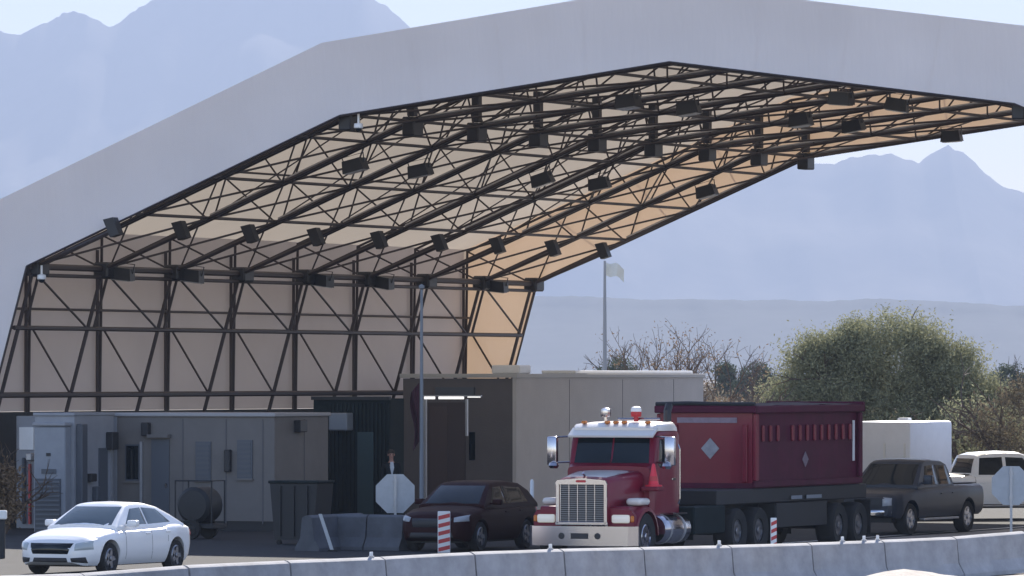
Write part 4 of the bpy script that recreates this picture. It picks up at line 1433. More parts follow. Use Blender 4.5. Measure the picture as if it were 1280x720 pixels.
# --- white utility shed with wall air conditioner, its side wall towards the lanes
SV = -1.75
su0, su1 = u_at(44, SV), u_at(93, SV)
SH = z_at(517, su1, SV)
shed = empty('utility_shed', W(su0, SV), -TH, 'pale metal utility shed with tall cooling cabinet left of the office', 'building')
SD = v_at(142, su1) - SV
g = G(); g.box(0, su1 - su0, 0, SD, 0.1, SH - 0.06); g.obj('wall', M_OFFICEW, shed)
g = G(); g.box(-0.04, su1 - su0 + 0.03, -0.06, SD + 0.04, SH - 0.058, SH + 0.02, 0.015); g.obj('roof', M_OFFICEW, shed)
fs = Front(shed, su0, SV)
cab_ = fs.box('cooling_cabinet', 50, 89, 533, 675, mat('cabinet_blue_grey', (0.27, 0.29, 0.33), 0.5, var=0.1), -0.35, -0.002, 0.03)
fs.box('cabinet_cap', 49, 90, 528, 532.5, M_OFFICEW, -0.4, -0.002, 0.02, parent=cab_)
fs.box('louvre_panel', 52, 84, 598, 665, M_DOOR, -0.375, -0.352, parent=cab_)
fs.box('vent', 60, 78, 586, 592, M_DOOR, -0.375, -0.352, parent=cab_)
fs.box('badge', 66, 71, 566, 570, M_BLACK, -0.375, -0.352, parent=cab_)
for q in range(11):
    yy = lerp(601, 659, q / 10)
    fs.box('louvre_slat', 53, 83, yy, yy + 2.2, mat('slat_grey', (0.15, 0.165, 0.19), 0.6), -0.40, -0.377, parent=cab_)
ss = Side(shed, su0, SV, su1)
ss.box('duct', 95, 102, 530, 668, M_DOOR, 0.002, 0.18, 0.02)
ss.box('meter_box', 105, 113, 592, 602, M_BLACK, 0.002, 0.2, 0.02)
ss.box('meter_box', 115, 120, 608, 626, M_DOOR, 0.002, 0.15, 0.02)
ss.box('door', 123, 133, 560, 655, M_DOOR, 0.002, 0.04)
ss.box('conduit', 137.5, 139, 552, 655, M_GALV, 0.002, 0.07)
ss.box('wall_lamp', 132, 140, 540, 562, M_BLACK, 0.002, 0.2, 0.02)

# --- narrow pale booth at the far left
BV = 0.9
bu0, bu1 = u_at(20, BV), u_at(44, BV)
booth = empty('pale_booth', W(bu0, BV), -TH, 'narrow pale cabinet with pipes at the left end of the sheds', 'cabinet')
fb = Front(booth, bu0, BV)
g = G(); g.box(0, bu1 - bu0, 0, 1.6, 0.0, z_at(520, bu0, BV), 0.02); g.obj('body', M_OFFICEW, booth)
fb.box('sign_panel', 25, 43, 534, 562, M_WHITE, -0.05, -0.002)
fb.box('pipe', 30, 33.5, 572, 655, M_DOOR, -0.16, -0.03, 0.03)
fb.box('pipe', 38, 40, 580, 655, M_RED, -0.12, -0.03)
fb.box('valve_box', 36, 44, 566, 576, M_GALV, -0.2, -0.002, 0.03)

# --- dark container between office and guard building
CV = 9.0
cu0, cu1 = u_at(392, CV), u_at(488, CV)
CH_ = z_at(498, (cu0 + cu1) / 2, CV)
cont = empty('dark_container', W(cu0, CV), -TH, 'dark green container building deep in the shade beside the guard building', 'container')
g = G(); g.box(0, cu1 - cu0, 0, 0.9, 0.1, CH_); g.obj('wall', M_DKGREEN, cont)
fc = Front(cont, cu0, CV)
for q in range(16):
    xx = lerp(412, 486, q / 15)
    fc.box('corrugation', xx - 1.5, xx + 1.5, 504, 640, M_DKGREEN, -0.04, -0.002)
fc.box('roof_edge', 391, 489, 495.5, 500, M_FRAME, -0.12, -0.001)
fc.box('equipment_box', 420, 443, 516, 538, M_LOUVER, -0.5, -0.06, 0.03)
fc.box('door', 448, 468, 540, 645, mat('teal_door', (0.03, 0.055, 0.06), 0.5), -0.07, -0.041)

# --- guard building
GU0, GU1, GV0, GV1 = 0.55, 4.06, 22.7, 37.6
GH = z_at(468, GU1, GV0)
guard = empty('guard_building', W(GU0, GV0), -TH, 'flat roofed beige block building right of the canopy wall', 'building')
wd, ln = GU1 - GU0, GV1 - GV0
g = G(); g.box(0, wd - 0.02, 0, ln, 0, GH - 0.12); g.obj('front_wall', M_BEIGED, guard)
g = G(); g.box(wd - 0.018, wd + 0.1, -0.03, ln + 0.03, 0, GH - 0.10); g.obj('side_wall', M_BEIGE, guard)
g = G(); g.box(-0.08, wd + 0.14, -0.08, ln + 0.08, GH - 0.098, GH + 0.02, 0.01); g.obj('parapet_cap', mat('parapet', (0.5, 0.48, 0.46), 0.8), guard)
g = G(); g.box(wd - 1.3, wd - 0.2, 5.2, ln - 0.1, GH + 0.022, GH + 0.12, 0.02); g.obj('parapet_sun_strip', M_WHITE, guard)  # white strip added to paint the sunlit stretch of the parapet top
g = G(); g.box(1.1, 2.0, 4.0, 4.9, GH + 0.022, GH + 0.28, 0.03); g.obj('roof_unit', M_WHITE, guard)
fg = Front(guard, GU0, GV0)
dw = fg.box('doorway', 535, 582, 503, 640, mat('brown_door', (0.07, 0.052, 0.055), 0.6), -0.04, -0.002)
fg.box('door', 538, 560, 508, 640, mat('brown_door_leaf', (0.085, 0.06, 0.06), 0.5), -0.06, -0.041, parent=dw)
fg.box('window', 587, 594, 540, 575, M_GLASSD, -0.04, -0.002)
fg.box('sign_board', 546, 594, 484, 494, M_DOOR, -0.12, -0.002)
for q, vv in enumerate((4.0, 8.2, 12.4)):
    g = G(); g.box(wd + 0.101, wd + 0.106, vv - 0.01, vv + 0.01, 0.1, GH - 0.15); g.obj('control_joint', M_CONCD, guard)

# --- lit tube light on a frame in front of the guard building
TV = 19.5
tu = u_at(565, TV)
tz = z_at(497, tu, TV)
tlf = empty('tube_light_frame', W(u_at(531, TV), TV), -TH, 'lit white tube lamp on a thin post frame before the guard building', 'lamp')
ft_ = Front(tlf, u_at(531, TV), TV)
ft_.box('post', 530, 533, 499, 660, M_GALV, -0.05, 0.05)
ft_.box('post', 582.5, 584.5, 499, 545, M_GALV, -0.05, 0.05)
ft_.box('cross_bar', 528, 602, 494, 495.5, M_GALV, -0.04, 0.04)
for (a, b) in ((531, 543), (549, 579)):
    ft_.box('lamp_tube', a, b, 495.6, 499.0, M_TUBE, -0.07, 0.07, 0.01)
ft_.box('lamp_tube', 585, 600, 495.6, 497.0, M_TUBE, -0.05, 0.05, 0.005)

# --- flag pole in front with a limp dark red flag
fp = empty('flag_pole', at(527, 160.0), 0, 'tall thin pole with a limp dark red flag beside the guard building', 'flagpole')
ztop = zrow(362, 160)
g = G(); g.tube([(0, 0, 0), (0, 0, 2.5), (0, 0, ztop)], [0.06, 0.05, 0.035], 10); g.obj('pole', M_LOUVER, fp, True)
g = G(); g.lathe([(0.02, ztop), (0.07, ztop + 0.04), (0.07, ztop + 0.1), (0.01, ztop + 0.14)], n=10); g.obj('finial', M_LOUVER, fp, True)
g = G()
V, F = [], []
for j in range(13):
    z = lerp(zrow(478, 160), zrow(552, 160), j / 12)
    for i in range(9):
        a = i / 8
        w = 0.20 + 0.05 * math.sin(j * 0.6)
        V.append((-0.06 - a * w * (1 - 0.35 * (j / 12)), 0.10 * math.sin(a * 9 + j * 0.35) * a, z - a * 0.25))
for j in range(12):
    for i in range(8):
        F.append((j * 9 + i, j * 9 + i + 1, (j + 1) * 9 + i + 1, (j + 1) * 9 + i))
g.add(V, F)
fl = g.obj('flag', mat('flag_cloth', (0.05, 0.01, 0.02), 0.9, var=0.4, scale=4), fp, True)

# --- far pole with a pale banner beyond the building
D2 = 250.0
fp2 = empty('far_flag_pole', at(756, D2), 0, 'distant thin pole with a pale flag rising behind the guard building', 'flagpole')
zt2 = zrow(326, D2)
g = G(); g.tube([(0, 0, 0), (0, 0, zrow(420, D2)), (0, 0, zt2)], [0.10, 0.075, 0.045], 8); g.obj('pole', mat('pole_grey', (0.30, 0.31, 0.33), 0.5), fp2, True)
g = G()
V, F = [], []
for j in range(7):
    for i in range(11):
        a = i / 10
        V.append((0.05 + a * 0.7, 0.14 * math.sin(a * 7 + j * 0.2), zrow(328, D2) - j * 0.085 - 0.22 * a * a - 0.05 * math.sin(a * 8 + j)))
for j in range(6):
    for i in range(10):
        F.append((j * 11 + i, j * 11 + i + 1, (j + 1) * 11 + i + 1, (j + 1) * 11 + i))
g.add(V, F)
g.obj('flag', mat('pale_flag', (0.72, 0.72, 0.66), 0.9), fp2, True)

# ================================================================ STREET FURNITURE
def octagon(r):
    return [(r * math.cos(R(22.5 + 45 * k)) / math.cos(R(22.5)), r * math.sin(R(22.5 + 45 * k)) / math.cos(R(22.5))) for k in range(8)]


def stop_sign(px, py, d, rz, label, beacon, half=0.455):
    zc = zrow(py, d)
    o = empty('stop_sign', at(px, d), rz, label, 'sign', 'stop signs seen from behind')
    g = G(); g.prism([(a, b + zc) for a, b in octagon(half)], 'y', 0.0, 0.012); pl = g.obj('plate', M_SIGNB, o)
    g = G(); g.prism([(a, b + zc) for a, b in octagon(half * 0.985)], 'y', 0.0125, 0.015); g.obj('red_face', M_RED, pl)
    g = G(); g.box(-0.03, 0.03, -0.045, -0.002, 0.10, zc + half * (1.25 if beacon else 0.98)); g.obj('post', M_GALV, o)
    for dz in (-0.28, 0.28):
        g = G(); g.box(-0.05, 0.05, -0.055, -0.046, zc + dz - 0.03, zc + dz + 0.03); g.obj('clamp', M_GALV, o)
    g = G(); g.box(-0.35, 0.35, -0.35, 0.35, 0.0, 0.10, 0.03); g.obj('base', M_RUB, o)
    if beacon:
        zb = zc + half * 1.25
        g = G(); g.lathe([(0.06, zb), (0.09, zb + 0.02), (0.09, zb + 0.22), (0.06, zb + 0.24)], (0, -0.03, 0), 'z', 12); g.obj('battery_case', M_LOUVER, o, True)
        g = G(); g.lathe([(0.06, zb + 0.245), (0.12, zb + 0.26), (0.13, zb + 0.36), (0.08, zb + 0.44), (0.02, zb + 0.46)], (0, -0.03, 0), 'z', 12); g.obj('beacon_lens', mat('pink_lens', (0.34, 0.13, 0.12), 0.3), o, True)
    return o


stop_sign(494, 617, 150.0, R(4), 'octagonal stop sign seen from behind, left of the dark red car', False)
stop_sign(1264, 607, 150.0, R(-6), 'octagonal stop sign seen from behind at the right picture edge', False)


def channelizer(px, d, h, label, rz=0.0, w=1.0):
    o = empty('striped_panel', at(px, d), rz, label, 'traffic panel', 'red and white striped panels')
    g = G(); g.box(-0.3, 0.3, -0.2, 0.2, 0.0, 0.07, 0.02); g.obj('foot', M_RUB, o)
    g = G(); g.box(-0.14, 0.14, -0.018, 0.018, 0.072, h, 0.012); bd = g.obj('panel', M_WHITE, o)
    n = 5
    for k in range(n):
        z0 = lerp(0.10, h - 0.02, k / n)
        dz = (h - 0.12) / n
        poly = [(-0.13, z0), (0.13, z0 + dz * 0.35), (0.13, min(h - 0.01, z0 + dz * 0.85)), (-0.13, z0 + dz * 0.5)]
        for y in (-0.0205, 0.0185):
            g = G(); g.prism(poly, 'y', y, y + 0.002); g.obj('stripe', M_REDW, bd)
    o.scale = (w, 1, 1)


channelizer(555, 142.0, 1.0, 'red and white striped traffic panel in front of the dark red car', R(8))
channelizer(967, 139.0, 0.92, 'striped traffic panel half hidden beside the dump truck wheels', R(20), 0.5)

# shaded concrete blocks beside the office
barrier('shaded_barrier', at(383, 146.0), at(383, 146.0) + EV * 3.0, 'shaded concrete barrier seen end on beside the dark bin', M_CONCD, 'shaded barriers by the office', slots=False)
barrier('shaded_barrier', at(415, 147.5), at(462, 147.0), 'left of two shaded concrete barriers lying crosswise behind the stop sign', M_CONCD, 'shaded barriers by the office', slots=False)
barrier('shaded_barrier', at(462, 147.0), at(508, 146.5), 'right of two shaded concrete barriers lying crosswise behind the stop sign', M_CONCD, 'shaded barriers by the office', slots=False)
ld = empty('leaning_board', at(408, 145.6), 0, 'thin pale board leaning between the shaded concrete barriers', 'board')
g = G(); g.prism([(0.10, 0.0), (0.18, 0.0), (-0.10, 0.86), (-0.18, 0.86)], 'y', -0.03, 0.03); g.obj('plank', M_SIGNB, ld)
g = G(); g.prism([(0.02, 0.0), (0.26, 0.0), (0.24, 0.05), (0.04, 0.05)], 'y', -0.12, -0.032); g.obj('foot', M_RUB, ld)

# dark bin
db = empty('dark_bin', at(377, 152.0), -TH, 'black steel bin standing against the right end of the office', 'bin')
g = G(); g.prism([(-0.50, 0.12), (0.50, 0.12), (0.62, 1.45), (-0.62, 1.45)], 'y', -0.45, 0.45); g.obj('body', M_FRAME, db)
g = G(); g.box(-0.66, 0.66, -0.49, 0.49, 1.452, 1.52, 0.02); g.obj('lid', M_DKGREEN, db)
for xx in (-0.35, 0.0, 0.35):
    g = G(); g.box(xx - 0.03, xx + 0.03, -0.50, -0.44, 0.2, 1.40); g.obj('rib', M_FRAME, db)
for xx in (-0.4, 0.4):
    g = G(); g.lathe([(0.06, -0.03), (0.06, 0.03)], (xx, -0.4, 0.06), 'y', 10); g.obj('castor', M_RUB, db)
# air tank / generator cart
gc = empty('tank_cart', at(250, 157.0), -TH, 'dark round tank on a wheeled cart in front of the office', 'equipment')
g = G(); g.lathe([(0.1, -0.55), (0.45, -0.52), (0.55, -0.42), (0.55, 0.42), (0.45, 0.52), (0.1, 0.55)], (0, 0, 1.02), 'y', 22); g.obj('tank', M_FRAME, gc, True)
gc.scale = (0.82, 0.82, 0.82)
g = G(); g.box(-0.65, 0.65, -0.5, 0.5, 0.32, 0.46, 0.02); g.obj('chassis', M_FRAME, gc)
for s in (1, -1):
    wheel(gc, 0.0, s * 0.6, 0.30, 0.16, M_FRAME, s)
for xx in (-0.6, 0.6):
    g = G(); g.tube([(xx, -0.45, 0.46), (xx, -0.45, 1.75), (xx, 0.45, 1.75), (xx, 0.45, 0.46)], 0.025, 6); g.obj('guard_frame', M_FRAME, gc)
g = G(); g.tube([(-0.6, -0.45, 1.75), (0.6, -0.45, 1.75)], 0.025, 6); g.obj('guard_frame', M_FRAME, gc)

# small white box on a dark post at the far left
pb = empty('post_box', at(4, 140.0), 0, 'small white box on a dark post at the left picture edge', 'post')
g = G(); g.box(-0.08, 0.04, -0.06, 0.06, 0.0, 0.86, 0.02); g.obj('post', M_FRAME, pb)
g = G(); g.box(-0.10, 0.08, -0.1, 0.1, 0.865, 1.06, 0.02); g.obj('box', M_WHITE, pb)
# slim white bollards by the vehicles
for px, d, h, wl in ((576, 158.0, 1.35, 'in the shade left of the dark red car roof'), (665, 160.0, 1.42, 'between dark red car and truck')):
    bl = empty('white_bollard', at(px, d), 0, 'slim white marker post ' + wl, 'bollard', 'slim white marker posts')
    g = G(); g.lathe([(0.055, 0.02), (0.05, h - 0.05), (0.02, h)], n=10); g.obj('post', M_WHITE, bl, True)
    g = G(); g.lathe([(0.16, 0.0), (0.15, 0.04), (0.06, 0.06)], n=12); g.obj('base', M_RUB, bl, True)

# ================================================================ VEGETATION
def leaves(centers, per, spread, size, g, rng, up=0.0):
    V, F = [], []
    for (c, s) in centers:
        for _ in range(per):
            p = c + Vector([max(-1.9, min(1.9, rng.gauss(0, k_))) for k_ in (1, 1, 0.8)]) * spread * s
            a = Vector((rng.gauss(0, 1), rng.gauss(0, 1), rng.gauss(0, 1) + up)).normalized()
            b = a.orthogonal().normalized()
            b = (Matrix.Rotation(rng.uniform(0, 6.28), 3, a) @ b)
            L = size * rng.uniform(0.6, 1.4)
            w = L * 0.38
            n = len(V)
            V += [p - a * L * 0.5, p + b * w * 0.5, p + a * L * 0.5, p - b * w * 0.5]
            F.append((n, n + 1, n + 2, n + 3))
    g.add(V, F)
    return g


def branch(g, p, d, L, r, depth, rng, tips, spread=0.55, droop=0.0, kids=3):
    pts = [p]
    q = p.copy()
    dd = d.copy()
    n = 4
    for i in range(n):
        dd = (dd + Vector((rng.gauss(0, 0.13), rng.gauss(0, 0.13), rng.gauss(0, 0.08) - droop))).normalized()
        q = q + dd * L / n
        pts.append(q.copy())
    g.tube(pts, [lerp(r, r * 0.55, i / n) for i in range(n + 1)], 5 if depth > 1 else 3, caps=False)
    if depth == 0:
        tips.append((pts[-1], 1.0))
        return
    for k in range(kids):
        j = rng.choice([2, 3, 4, 4])
        nd = (dd + Vector((rng.gauss(0, spread), rng.gauss(0, spread), rng.gauss(0.1, spread * 0.7)))).normalized()
        branch(g, pts[j], nd, L * rng.uniform(0.6, 0.82), r * 0.55, depth - 1, rng, tips, spread, droop, kids)
    tips.append((pts[-1], 0.8))


def leafy_tree(name, px, d, w, top_row_, label, seed, m, blobs, per=55, leaf=0.16, group=None, cat='tree', spread=0.34, dep=None, fill=1.0):
    rng = random.Random(seed)
    base = at(px, d)
    H = zrow(top_row_, d)
    o = empty(name, base, rng.uniform(0, 6), label, cat, group)
    o.rotation_euler.z = 0
    tips = []
    g = G()
    for k in range(rng.choice([3, 4])):
        a = rng.uniform(0, 6.28)
        branch(g, Vector((0.12 * math.cos(a), 0.12 * math.sin(a), 0)), Vector((math.cos(a) * 0.45, math.sin(a) * 0.45, 1)).normalized(), H * 0.42, 0.16 * H / 6, 3, rng, tips, 0.5)
    g.obj('trunk', M_BARK, o, True, fix=False)
    cs = []
    dep = dep or w
    for (bx, bz, br, n) in blobs:            # blobs in fractions of width / height
        for _ in range(int(n * fill)):
            while True:
                v = Vector((rng.uniform(-1, 1), rng.uniform(-1, 1), rng.uniform(-1, 1)))
                if 0.25 < v.length < 1:
                    break
            v = v.normalized() * (v.length ** 0.45)
            c = Vector((bx * w + v.x * br * w, v.y * br * dep, bz * H + v.z * br * w * 0.8))
            if c.z > 0.2:
                cs.append((c, rng.uniform(0.6, 1.25)))
    g = G()
    leaves(cs, per, spread, leaf, g, rng, 0.35)
    g.obj('crown', m, o, fix=False)
    return o


leafy_tree('palo_verde_tree', 1096, 262.0, 9.2, 396, 'big rounded olive green tree behind the dump truck', 3, L_TREE,
           [(-0.20, 0.58, 0.21, 70), (0.06, 0.72, 0.24, 95), (0.28, 0.52, 0.20, 65), (-0.36, 0.44, 0.15, 40), (0.42, 0.34, 0.14, 38), (0.0, 0.42, 0.28, 80), (-0.06, 0.84, 0.11, 22), (0.19, 0.85, 0.10, 20), (-0.30, 0.74, 0.10, 18), (-0.44, 0.28, 0.12, 26), (0.48, 0.18, 0.13, 30), (0.1, 0.2, 0.3, 60), (0.3, 0.3, 0.22, 50), (-0.3, 0.3, 0.2, 40), (0.44, 0.46, 0.13, 30), (0.52, 0.22, 0.15, 40), (-0.17, 0.74, 0.13, 44), (0.34, 0.66, 0.13, 40), (0.44, 0.34, 0.16, 44)], per=150, leaf=0.13, spread=0.36, fill=1.7)
leafy_tree('desert_bush', 1212, 240.0, 3.8, 494, 'yellowish olive bush right of the white box trailer', 5, L_TREE, [(0, 0.55, 0.42, 60), (0.25, 0.4, 0.3, 35), (-0.3, 0.4, 0.3, 30)], per=55, leaf=0.15, cat='bush', spread=0.26)
leafy_tree('desert_bush', 1268, 236.0, 3.4, 452, 'brownish dry bush at the right picture edge', 6, L_SCRUB, [(0, 0.5, 0.42, 60), (0.2, 0.72, 0.26, 32), (-0.2, 0.3, 0.3, 30)], per=50, leaf=0.15, cat='bush', spread=0.28)
leafy_tree('desert_bush', 915, 250.0, 3.2, 472, 'dry brown bush between guard building and olive tree', 8, L_DRY, [(0, 0.5, 0.42, 50), (0.3, 0.35, 0.3, 30), (-0.3, 0.42, 0.3, 30)], per=45, leaf=0.14, cat='bush', spread=0.3)
leafy_tree('desert_bush', 955, 245.0, 3.0, 480, 'low dry bush at the left foot of the olive tree', 9, L_SCRUB, [(0, 0.5, 0.42, 50), (0.3, 0.35, 0.3, 30)], per=45, leaf=0.14, cat='bush', spread=0.3)
leafy_tree('desert_bush', 0, 162.0, 1.3, 556, 'dry tan shrub at the left picture edge beside the booth', 10, L_DRY, [(0, 0.62, 0.32, 40), (-0.2, 0.4, 0.3, 26), (0.1, 0.3, 0.3, 26)], per=40, leaf=0.12, cat='bush', spread=0.16)
leafy_tree('far_tree', 905, 640.0, 2.6, 432, 'small dark distant tree above the dry bush', 12, L_FAR, [(0, 0.62, 0.36, 40), (0.1, 0.4, 0.36, 40)], per=40, leaf=0.34, spread=0.3)
leafy_tree('far_tree', 946, 620.0, 4.2, 438, 'wider dark distant tree just left of the olive tree', 13, L_FAR, [(0, 0.6, 0.34, 40), (0.25, 0.45, 0.3, 36), (-0.25, 0.42, 0.3, 36)], per=40, leaf=0.34, spread=0.34)
leafy_tree('far_tree', 1256, 600.0, 6.5, 446, 'distant bluish green tree right of the olive tree', 14, L_FAR, [(0, 0.6, 0.26, 50), (0.3, 0.5, 0.22, 36), (-0.3, 0.42, 0.22, 36), (0.1, 0.3, 0.3, 40)], per=40, leaf=0.34, spread=0.36)
leafy_tree('far_tree', 772, 520.0, 4.6, 430, 'dark distant tree behind the bare trees by the pole', 15, L_FAR, [(0, 0.62, 0.32, 50), (0.3, 0.45, 0.26, 36), (-0.3, 0.42, 0.26, 36)], per=40, leaf=0.3, spread=0.34)
leafy_tree('far_tree', 722, 560.0, 4.0, 452, 'low distant tree left of the far pole', 16, L_SCRUB, [(0, 0.55, 0.36, 40), (0.35, 0.4, 0.3, 30), (-0.35, 0.4, 0.3, 30)], per=36, leaf=0.3, spread=0.3)


def bare_tree(px, d, top, label, seed, w=1.0):
    rng = random.Random(seed)
    H = zrow(top, d)
    o = empty('bare_tree', at(px, d), 0, label, 'tree', 'bare winter trees')
    g = G()
    tips = []
    g.tube([(0, 0, 0), (0.05, 0, H * 0.12), (0.0, 0.05, H * 0.26)], [0.16, 0.13, 0.11], 7)
    g.obj('trunk', M_BARK, o, True)
    g = G()
    for k in range(5):
        a = rng.uniform(0, 6.28)
        branch(g, Vector((0, 0, H * rng.uniform(0.12, 0.26))), Vector((math.cos(a) * 0.5 * w, math.sin(a) * 0.5, 1)).normalized(), H * 0.36, 0.075, 3, rng, tips, 0.42, 0.0, 3)
    g.obj('branches', M_BARK, o, fix=False)
    g = G()
    leaves([t for t in tips if rng.random() < 0.5], 5, 0.22, 0.14, g, rng)
    g.obj('dry_leaves', L_DRY, o, fix=False)


bare_tree(800, 300.0, 420, 'bare brown tree just right of the far pole', 21, 1.2)
bare_tree(842, 290.0, 416, 'tallest bare tree above the right end of the guard building', 22, 1.0)
bare_tree(884, 280.0, 432, 'pale bare tree at the right corner of the guard building', 23, 1.2)

# low desert scrub that closes the view to the plain
rng = random.Random(31)
cs = []
for _ in range(2600):
    d = rng.uniform(300, 1500)
    px = rng.uniform(560, 1420)
    h = rng.uniform(0.4, 2.2) + (1.5 if d > 500 and rng.random() < 0.3 else 0)
    p = at(px, d)
    for q in range(2):
        cs.append((p + Vector((rng.uniform(-1, 1), rng.uniform(-1, 1), h * rng.uniform(0.3, 0.9))), 1.0 + h * 0.25))
g = G()
leaves(cs, 16, 0.42, 0.4, g, rng, 0.2)
tag(g.obj('desert_scrub', L_SCRUB, fix=False), 'low grey brown desert scrub spread over the plain', 'scrub', kind='stuff')

# ================================================================ PERSON BEHIND THE STOP SIGN
isl = empty('kerb_island', at(478, 169.0), -TH, 'low concrete island in front of the dark container', 'kerb')
g = G(); g.box(-1.3, 1.3, -0.9, 1.2, 0.0, 0.20, 0.03); g.obj('slab', M_CONCD, isl)
g = G(); g.box(-1.28, 1.28, -0.905, -0.898, 0.03, 0.16); g.obj('kerb_face', M_CONC, isl)


def skin_mesh(name, verts, edges, root, m, parent, sub=2):
    """verts: (x, y, z, rx, ry); grows one continuous surface round the edges"""
    me = bpy.data.meshes.new(name)
    me.from_pydata([v[:3] for v in verts], edges, [])
    o = bpy.data.objects.new(name, me)
    COL.objects.link(o)
    sk = o.modifiers.new('skin', 'SKIN')
    sk.use_smooth_shade = True
    ss_ = o.modifiers.new('sub', 'SUBSURF')
    ss_.levels = ss_.render_levels = sub
    for i, v in enumerate(verts):
        d_ = me.skin_vertices[0].data[i]
        d_.radius = (v[3], v[4])
        d_.use_root = (i == root)
    dg = bpy.context.evaluated_depsgraph_get()
    me2 = bpy.data.meshes.new_from_object(o.evaluated_get(dg))
    o.modifiers.clear()
    o.data = me2
    me2.name = name
    me2.materials.clear()
    me2.materials.append(m)
    me2.shade_smooth()
    o.parent = parent
    return o


pr = empty('person', at(489, 169.0, 0.20), R(10), 'person in a dark jacket and pale shirt standing behind the stop sign', 'person')
M_SKIN = mat('skin', (0.42, 0.22, 0.17), 0.55)
M_JACK = mat('dark_jacket', (0.012, 0.016, 0.02), 0.9, spec=0.2)
M_TROU = mat('dark_trousers', (0.015, 0.018, 0.02), 0.9, spec=0.2)
M_HAIR = mat('dark_hair', (0.03, 0.022, 0.018), 0.8)
V = [(0, 0, 0.98, 0.13, 0.10), (0, 0, 1.17, 0.125, 0.095), (0, 0, 1.38, 0.15, 0.105), (0, 0, 1.51, 0.075, 0.065), (0, -0.01, 1.585, 0.052, 0.055),
     (0, -0.025, 1.655, 0.058, 0.075), (0, -0.02, 1.735, 0.074, 0.092), (0, -0.005, 1.80, 0.058, 0.075)]
E = [(0, 1), (1, 2), (2, 3), (3, 4), (4, 5), (5, 6), (6, 7)]
for s in (1, -1):
    b = len(V)
    V += [(s * 0.185, 0.0, 1.46, 0.06, 0.06), (s * 0.235, 0.02, 1.20, 0.044, 0.044), (s * 0.235, -0.07, 0.96, 0.028, 0.026), (s * 0.235, -0.09, 0.885, 0.02, 0.036)]
    E += [(2, b), (b, b + 1), (b + 1, b + 2), (b + 2, b + 3)]
    for k, (dy, ln) in enumerate(((-0.045, 0.075), (-0.018, 0.085), (0.010, 0.08), (0.034, 0.062))):
        c = len(V)
        V += [(s * 0.235, -0.095 + dy, 0.835, 0.009, 0.009), (s * 0.228, -0.10 + dy, 0.835 - ln * 0.55, 0.0085, 0.0085), (s * 0.212, -0.10 + dy, 0.835 - ln, 0.0075, 0.0075)]
        E += [(b + 3, c), (c, c + 1), (c + 1, c + 2)]
    c = len(V)
    V += [(s * 0.225, -0.135, 0.875, 0.010, 0.010), (s * 0.215, -0.155, 0.835, 0.009, 0.009)]
    E += [(b + 3, c), (c, c + 1)]
    h = len(V)
    V += [(s * 0.095, 0, 0.90, 0.085, 0.085), (s * 0.11, -0.02, 0.50, 0.056, 0.058), (s * 0.115, 0.02, 0.10, 0.038, 0.04), (s * 0.125, -0.05, 0.045, 0.042, 0.035), (s * 0.13, -0.15, 0.035, 0.04, 0.026)]
    E += [(0, h), (h, h + 1), (h + 1, h + 2), (h + 2, h + 3), (h + 3, h + 4)]
body = skin_mesh('body', V, E, 0, M_SKIN, pr, 1)
# jacket
V = [(0, 0, 0.92, 0.155, 0.125), (0, 0, 1.17, 0.148, 0.118), (0, 0, 1.39, 0.178, 0.128), (0, 0.01, 1.505, 0.09, 0.08)]
E = [(0, 1), (1, 2), (2, 3)]
for s in (1, -1):
    b = len(V)
    V += [(s * 0.19, 0.0, 1.465, 0.077, 0.077), (s * 0.237, 0.02, 1.20, 0.06, 0.06), (s * 0.236, -0.065, 0.975, 0.044, 0.042)]
    E += [(2, b), (b, b + 1), (b + 1, b + 2)]
skin_mesh('jacket', V, E, 0, M_JACK, pr, 2)
V = [(0, 0, 0.97, 0.145, 0.115)]
E = []
for s in (1, -1):
    b = len(V)
    V += [(s * 0.095, 0, 0.88, 0.10, 0.10), (s * 0.11, -0.02, 0.50, 0.072, 0.074), (s * 0.116, 0.02, 0.09, 0.06, 0.064)]
    E += [(0, b), (b, b + 1), (b + 1, b + 2)]
skin_mesh('trousers', V, E, 0, M_TROU, pr, 2)
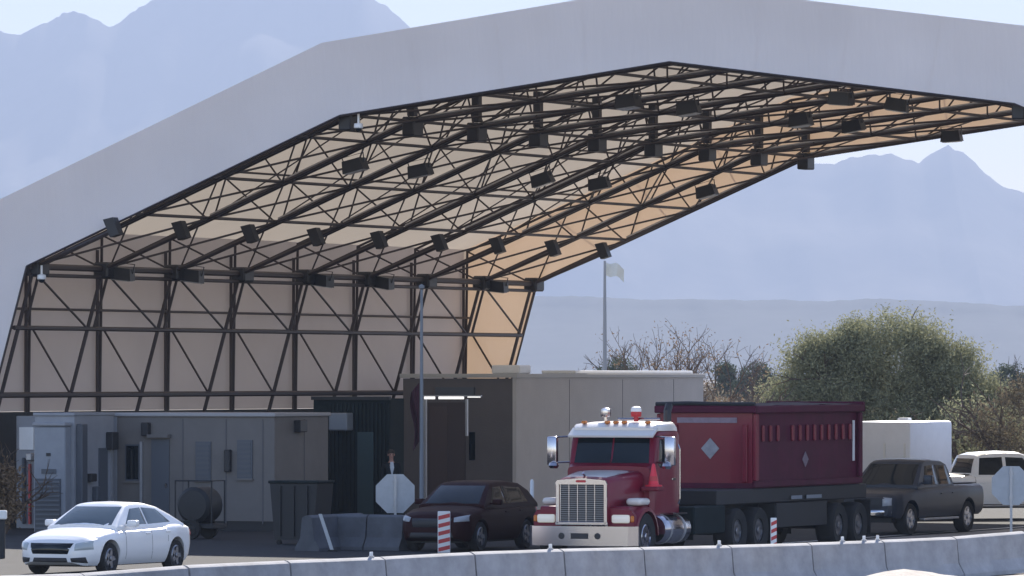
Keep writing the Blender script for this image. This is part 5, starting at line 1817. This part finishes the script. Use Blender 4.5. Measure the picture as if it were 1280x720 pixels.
for s in (1, -1):
    g = G(); g.box(s * 0.125 - 0.05, s * 0.125 + 0.05, -0.20, 0.09, 0.0, 0.085, 0.03, 2); g.obj('shoe', M_RUB, pr, True)
    g = G(); g.lathe([(0.003, -0.012), (0.011, -0.006), (0.012, 0.0), (0.011, 0.006), (0.003, 0.012)], (s * 0.032, -0.104, 1.725), 'y', 10); g.obj('eye', M_GLASSD, pr, True)
    g = G(); g.box(min(s * 0.072, s * 0.094), max(s * 0.072, s * 0.094), -0.03, 0.015, 1.69, 1.75, 0.008, 2); g.obj('ear', M_SKIN, pr, True)
g = G(); g.add([(-0.045, -0.118, 1.50), (0.045, -0.118, 1.50), (0.055, -0.150, 1.38), (0.0, -0.152, 1.14), (-0.055, -0.150, 1.38), (-0.04, -0.06, 1.535), (0.04, -0.06, 1.535)], [(0, 4, 3, 2, 1), (0, 1, 6, 5)])
g.obj('shirt_front', mat('pale_shirt', (0.50, 0.54, 0.60), 0.9), pr)
g = G(); g.prism([(-0.118, 1.735), (-0.138, 1.695), (-0.108, 1.685)], 'x', -0.014, 0.014); g.obj('nose', M_SKIN, pr, True)
g = G(); g.box(-0.028, 0.028, -0.108, -0.09, 1.652, 1.662, 0.003); g.obj('mouth', mat('lips', (0.30, 0.11, 0.10), 0.6), pr)
g = G(); g.lathe([(0.092, 1.755), (0.094, 1.79), (0.078, 1.835), (0.03, 1.862), (0.005, 1.866)], (0, 0.002, 0), 'z', 16)
g.obj('hair', M_HAIR, pr, True)

# ================================================================ HAZE
hm = bpy.data.materials.new('haze')
hm.use_nodes = True
ht = hm.node_tree
ht.nodes.clear()
ho = ht.nodes.new('ShaderNodeOutputMaterial')
hv = ht.nodes.new('ShaderNodeVolumePrincipled')
hv.inputs['Color'].default_value = (0.58, 0.69, 0.92, 1)
hv.inputs['Density'].default_value = 1.12e-4
hv.inputs['Anisotropy'].default_value = 0.0
ht.links.new(hv.outputs[0], ho.inputs['Volume'])
g = G()
g.box(-10200, 10200, -200, 20600, -8, 1280)
hz = tag(g.obj('haze', hm), kind='stuff')
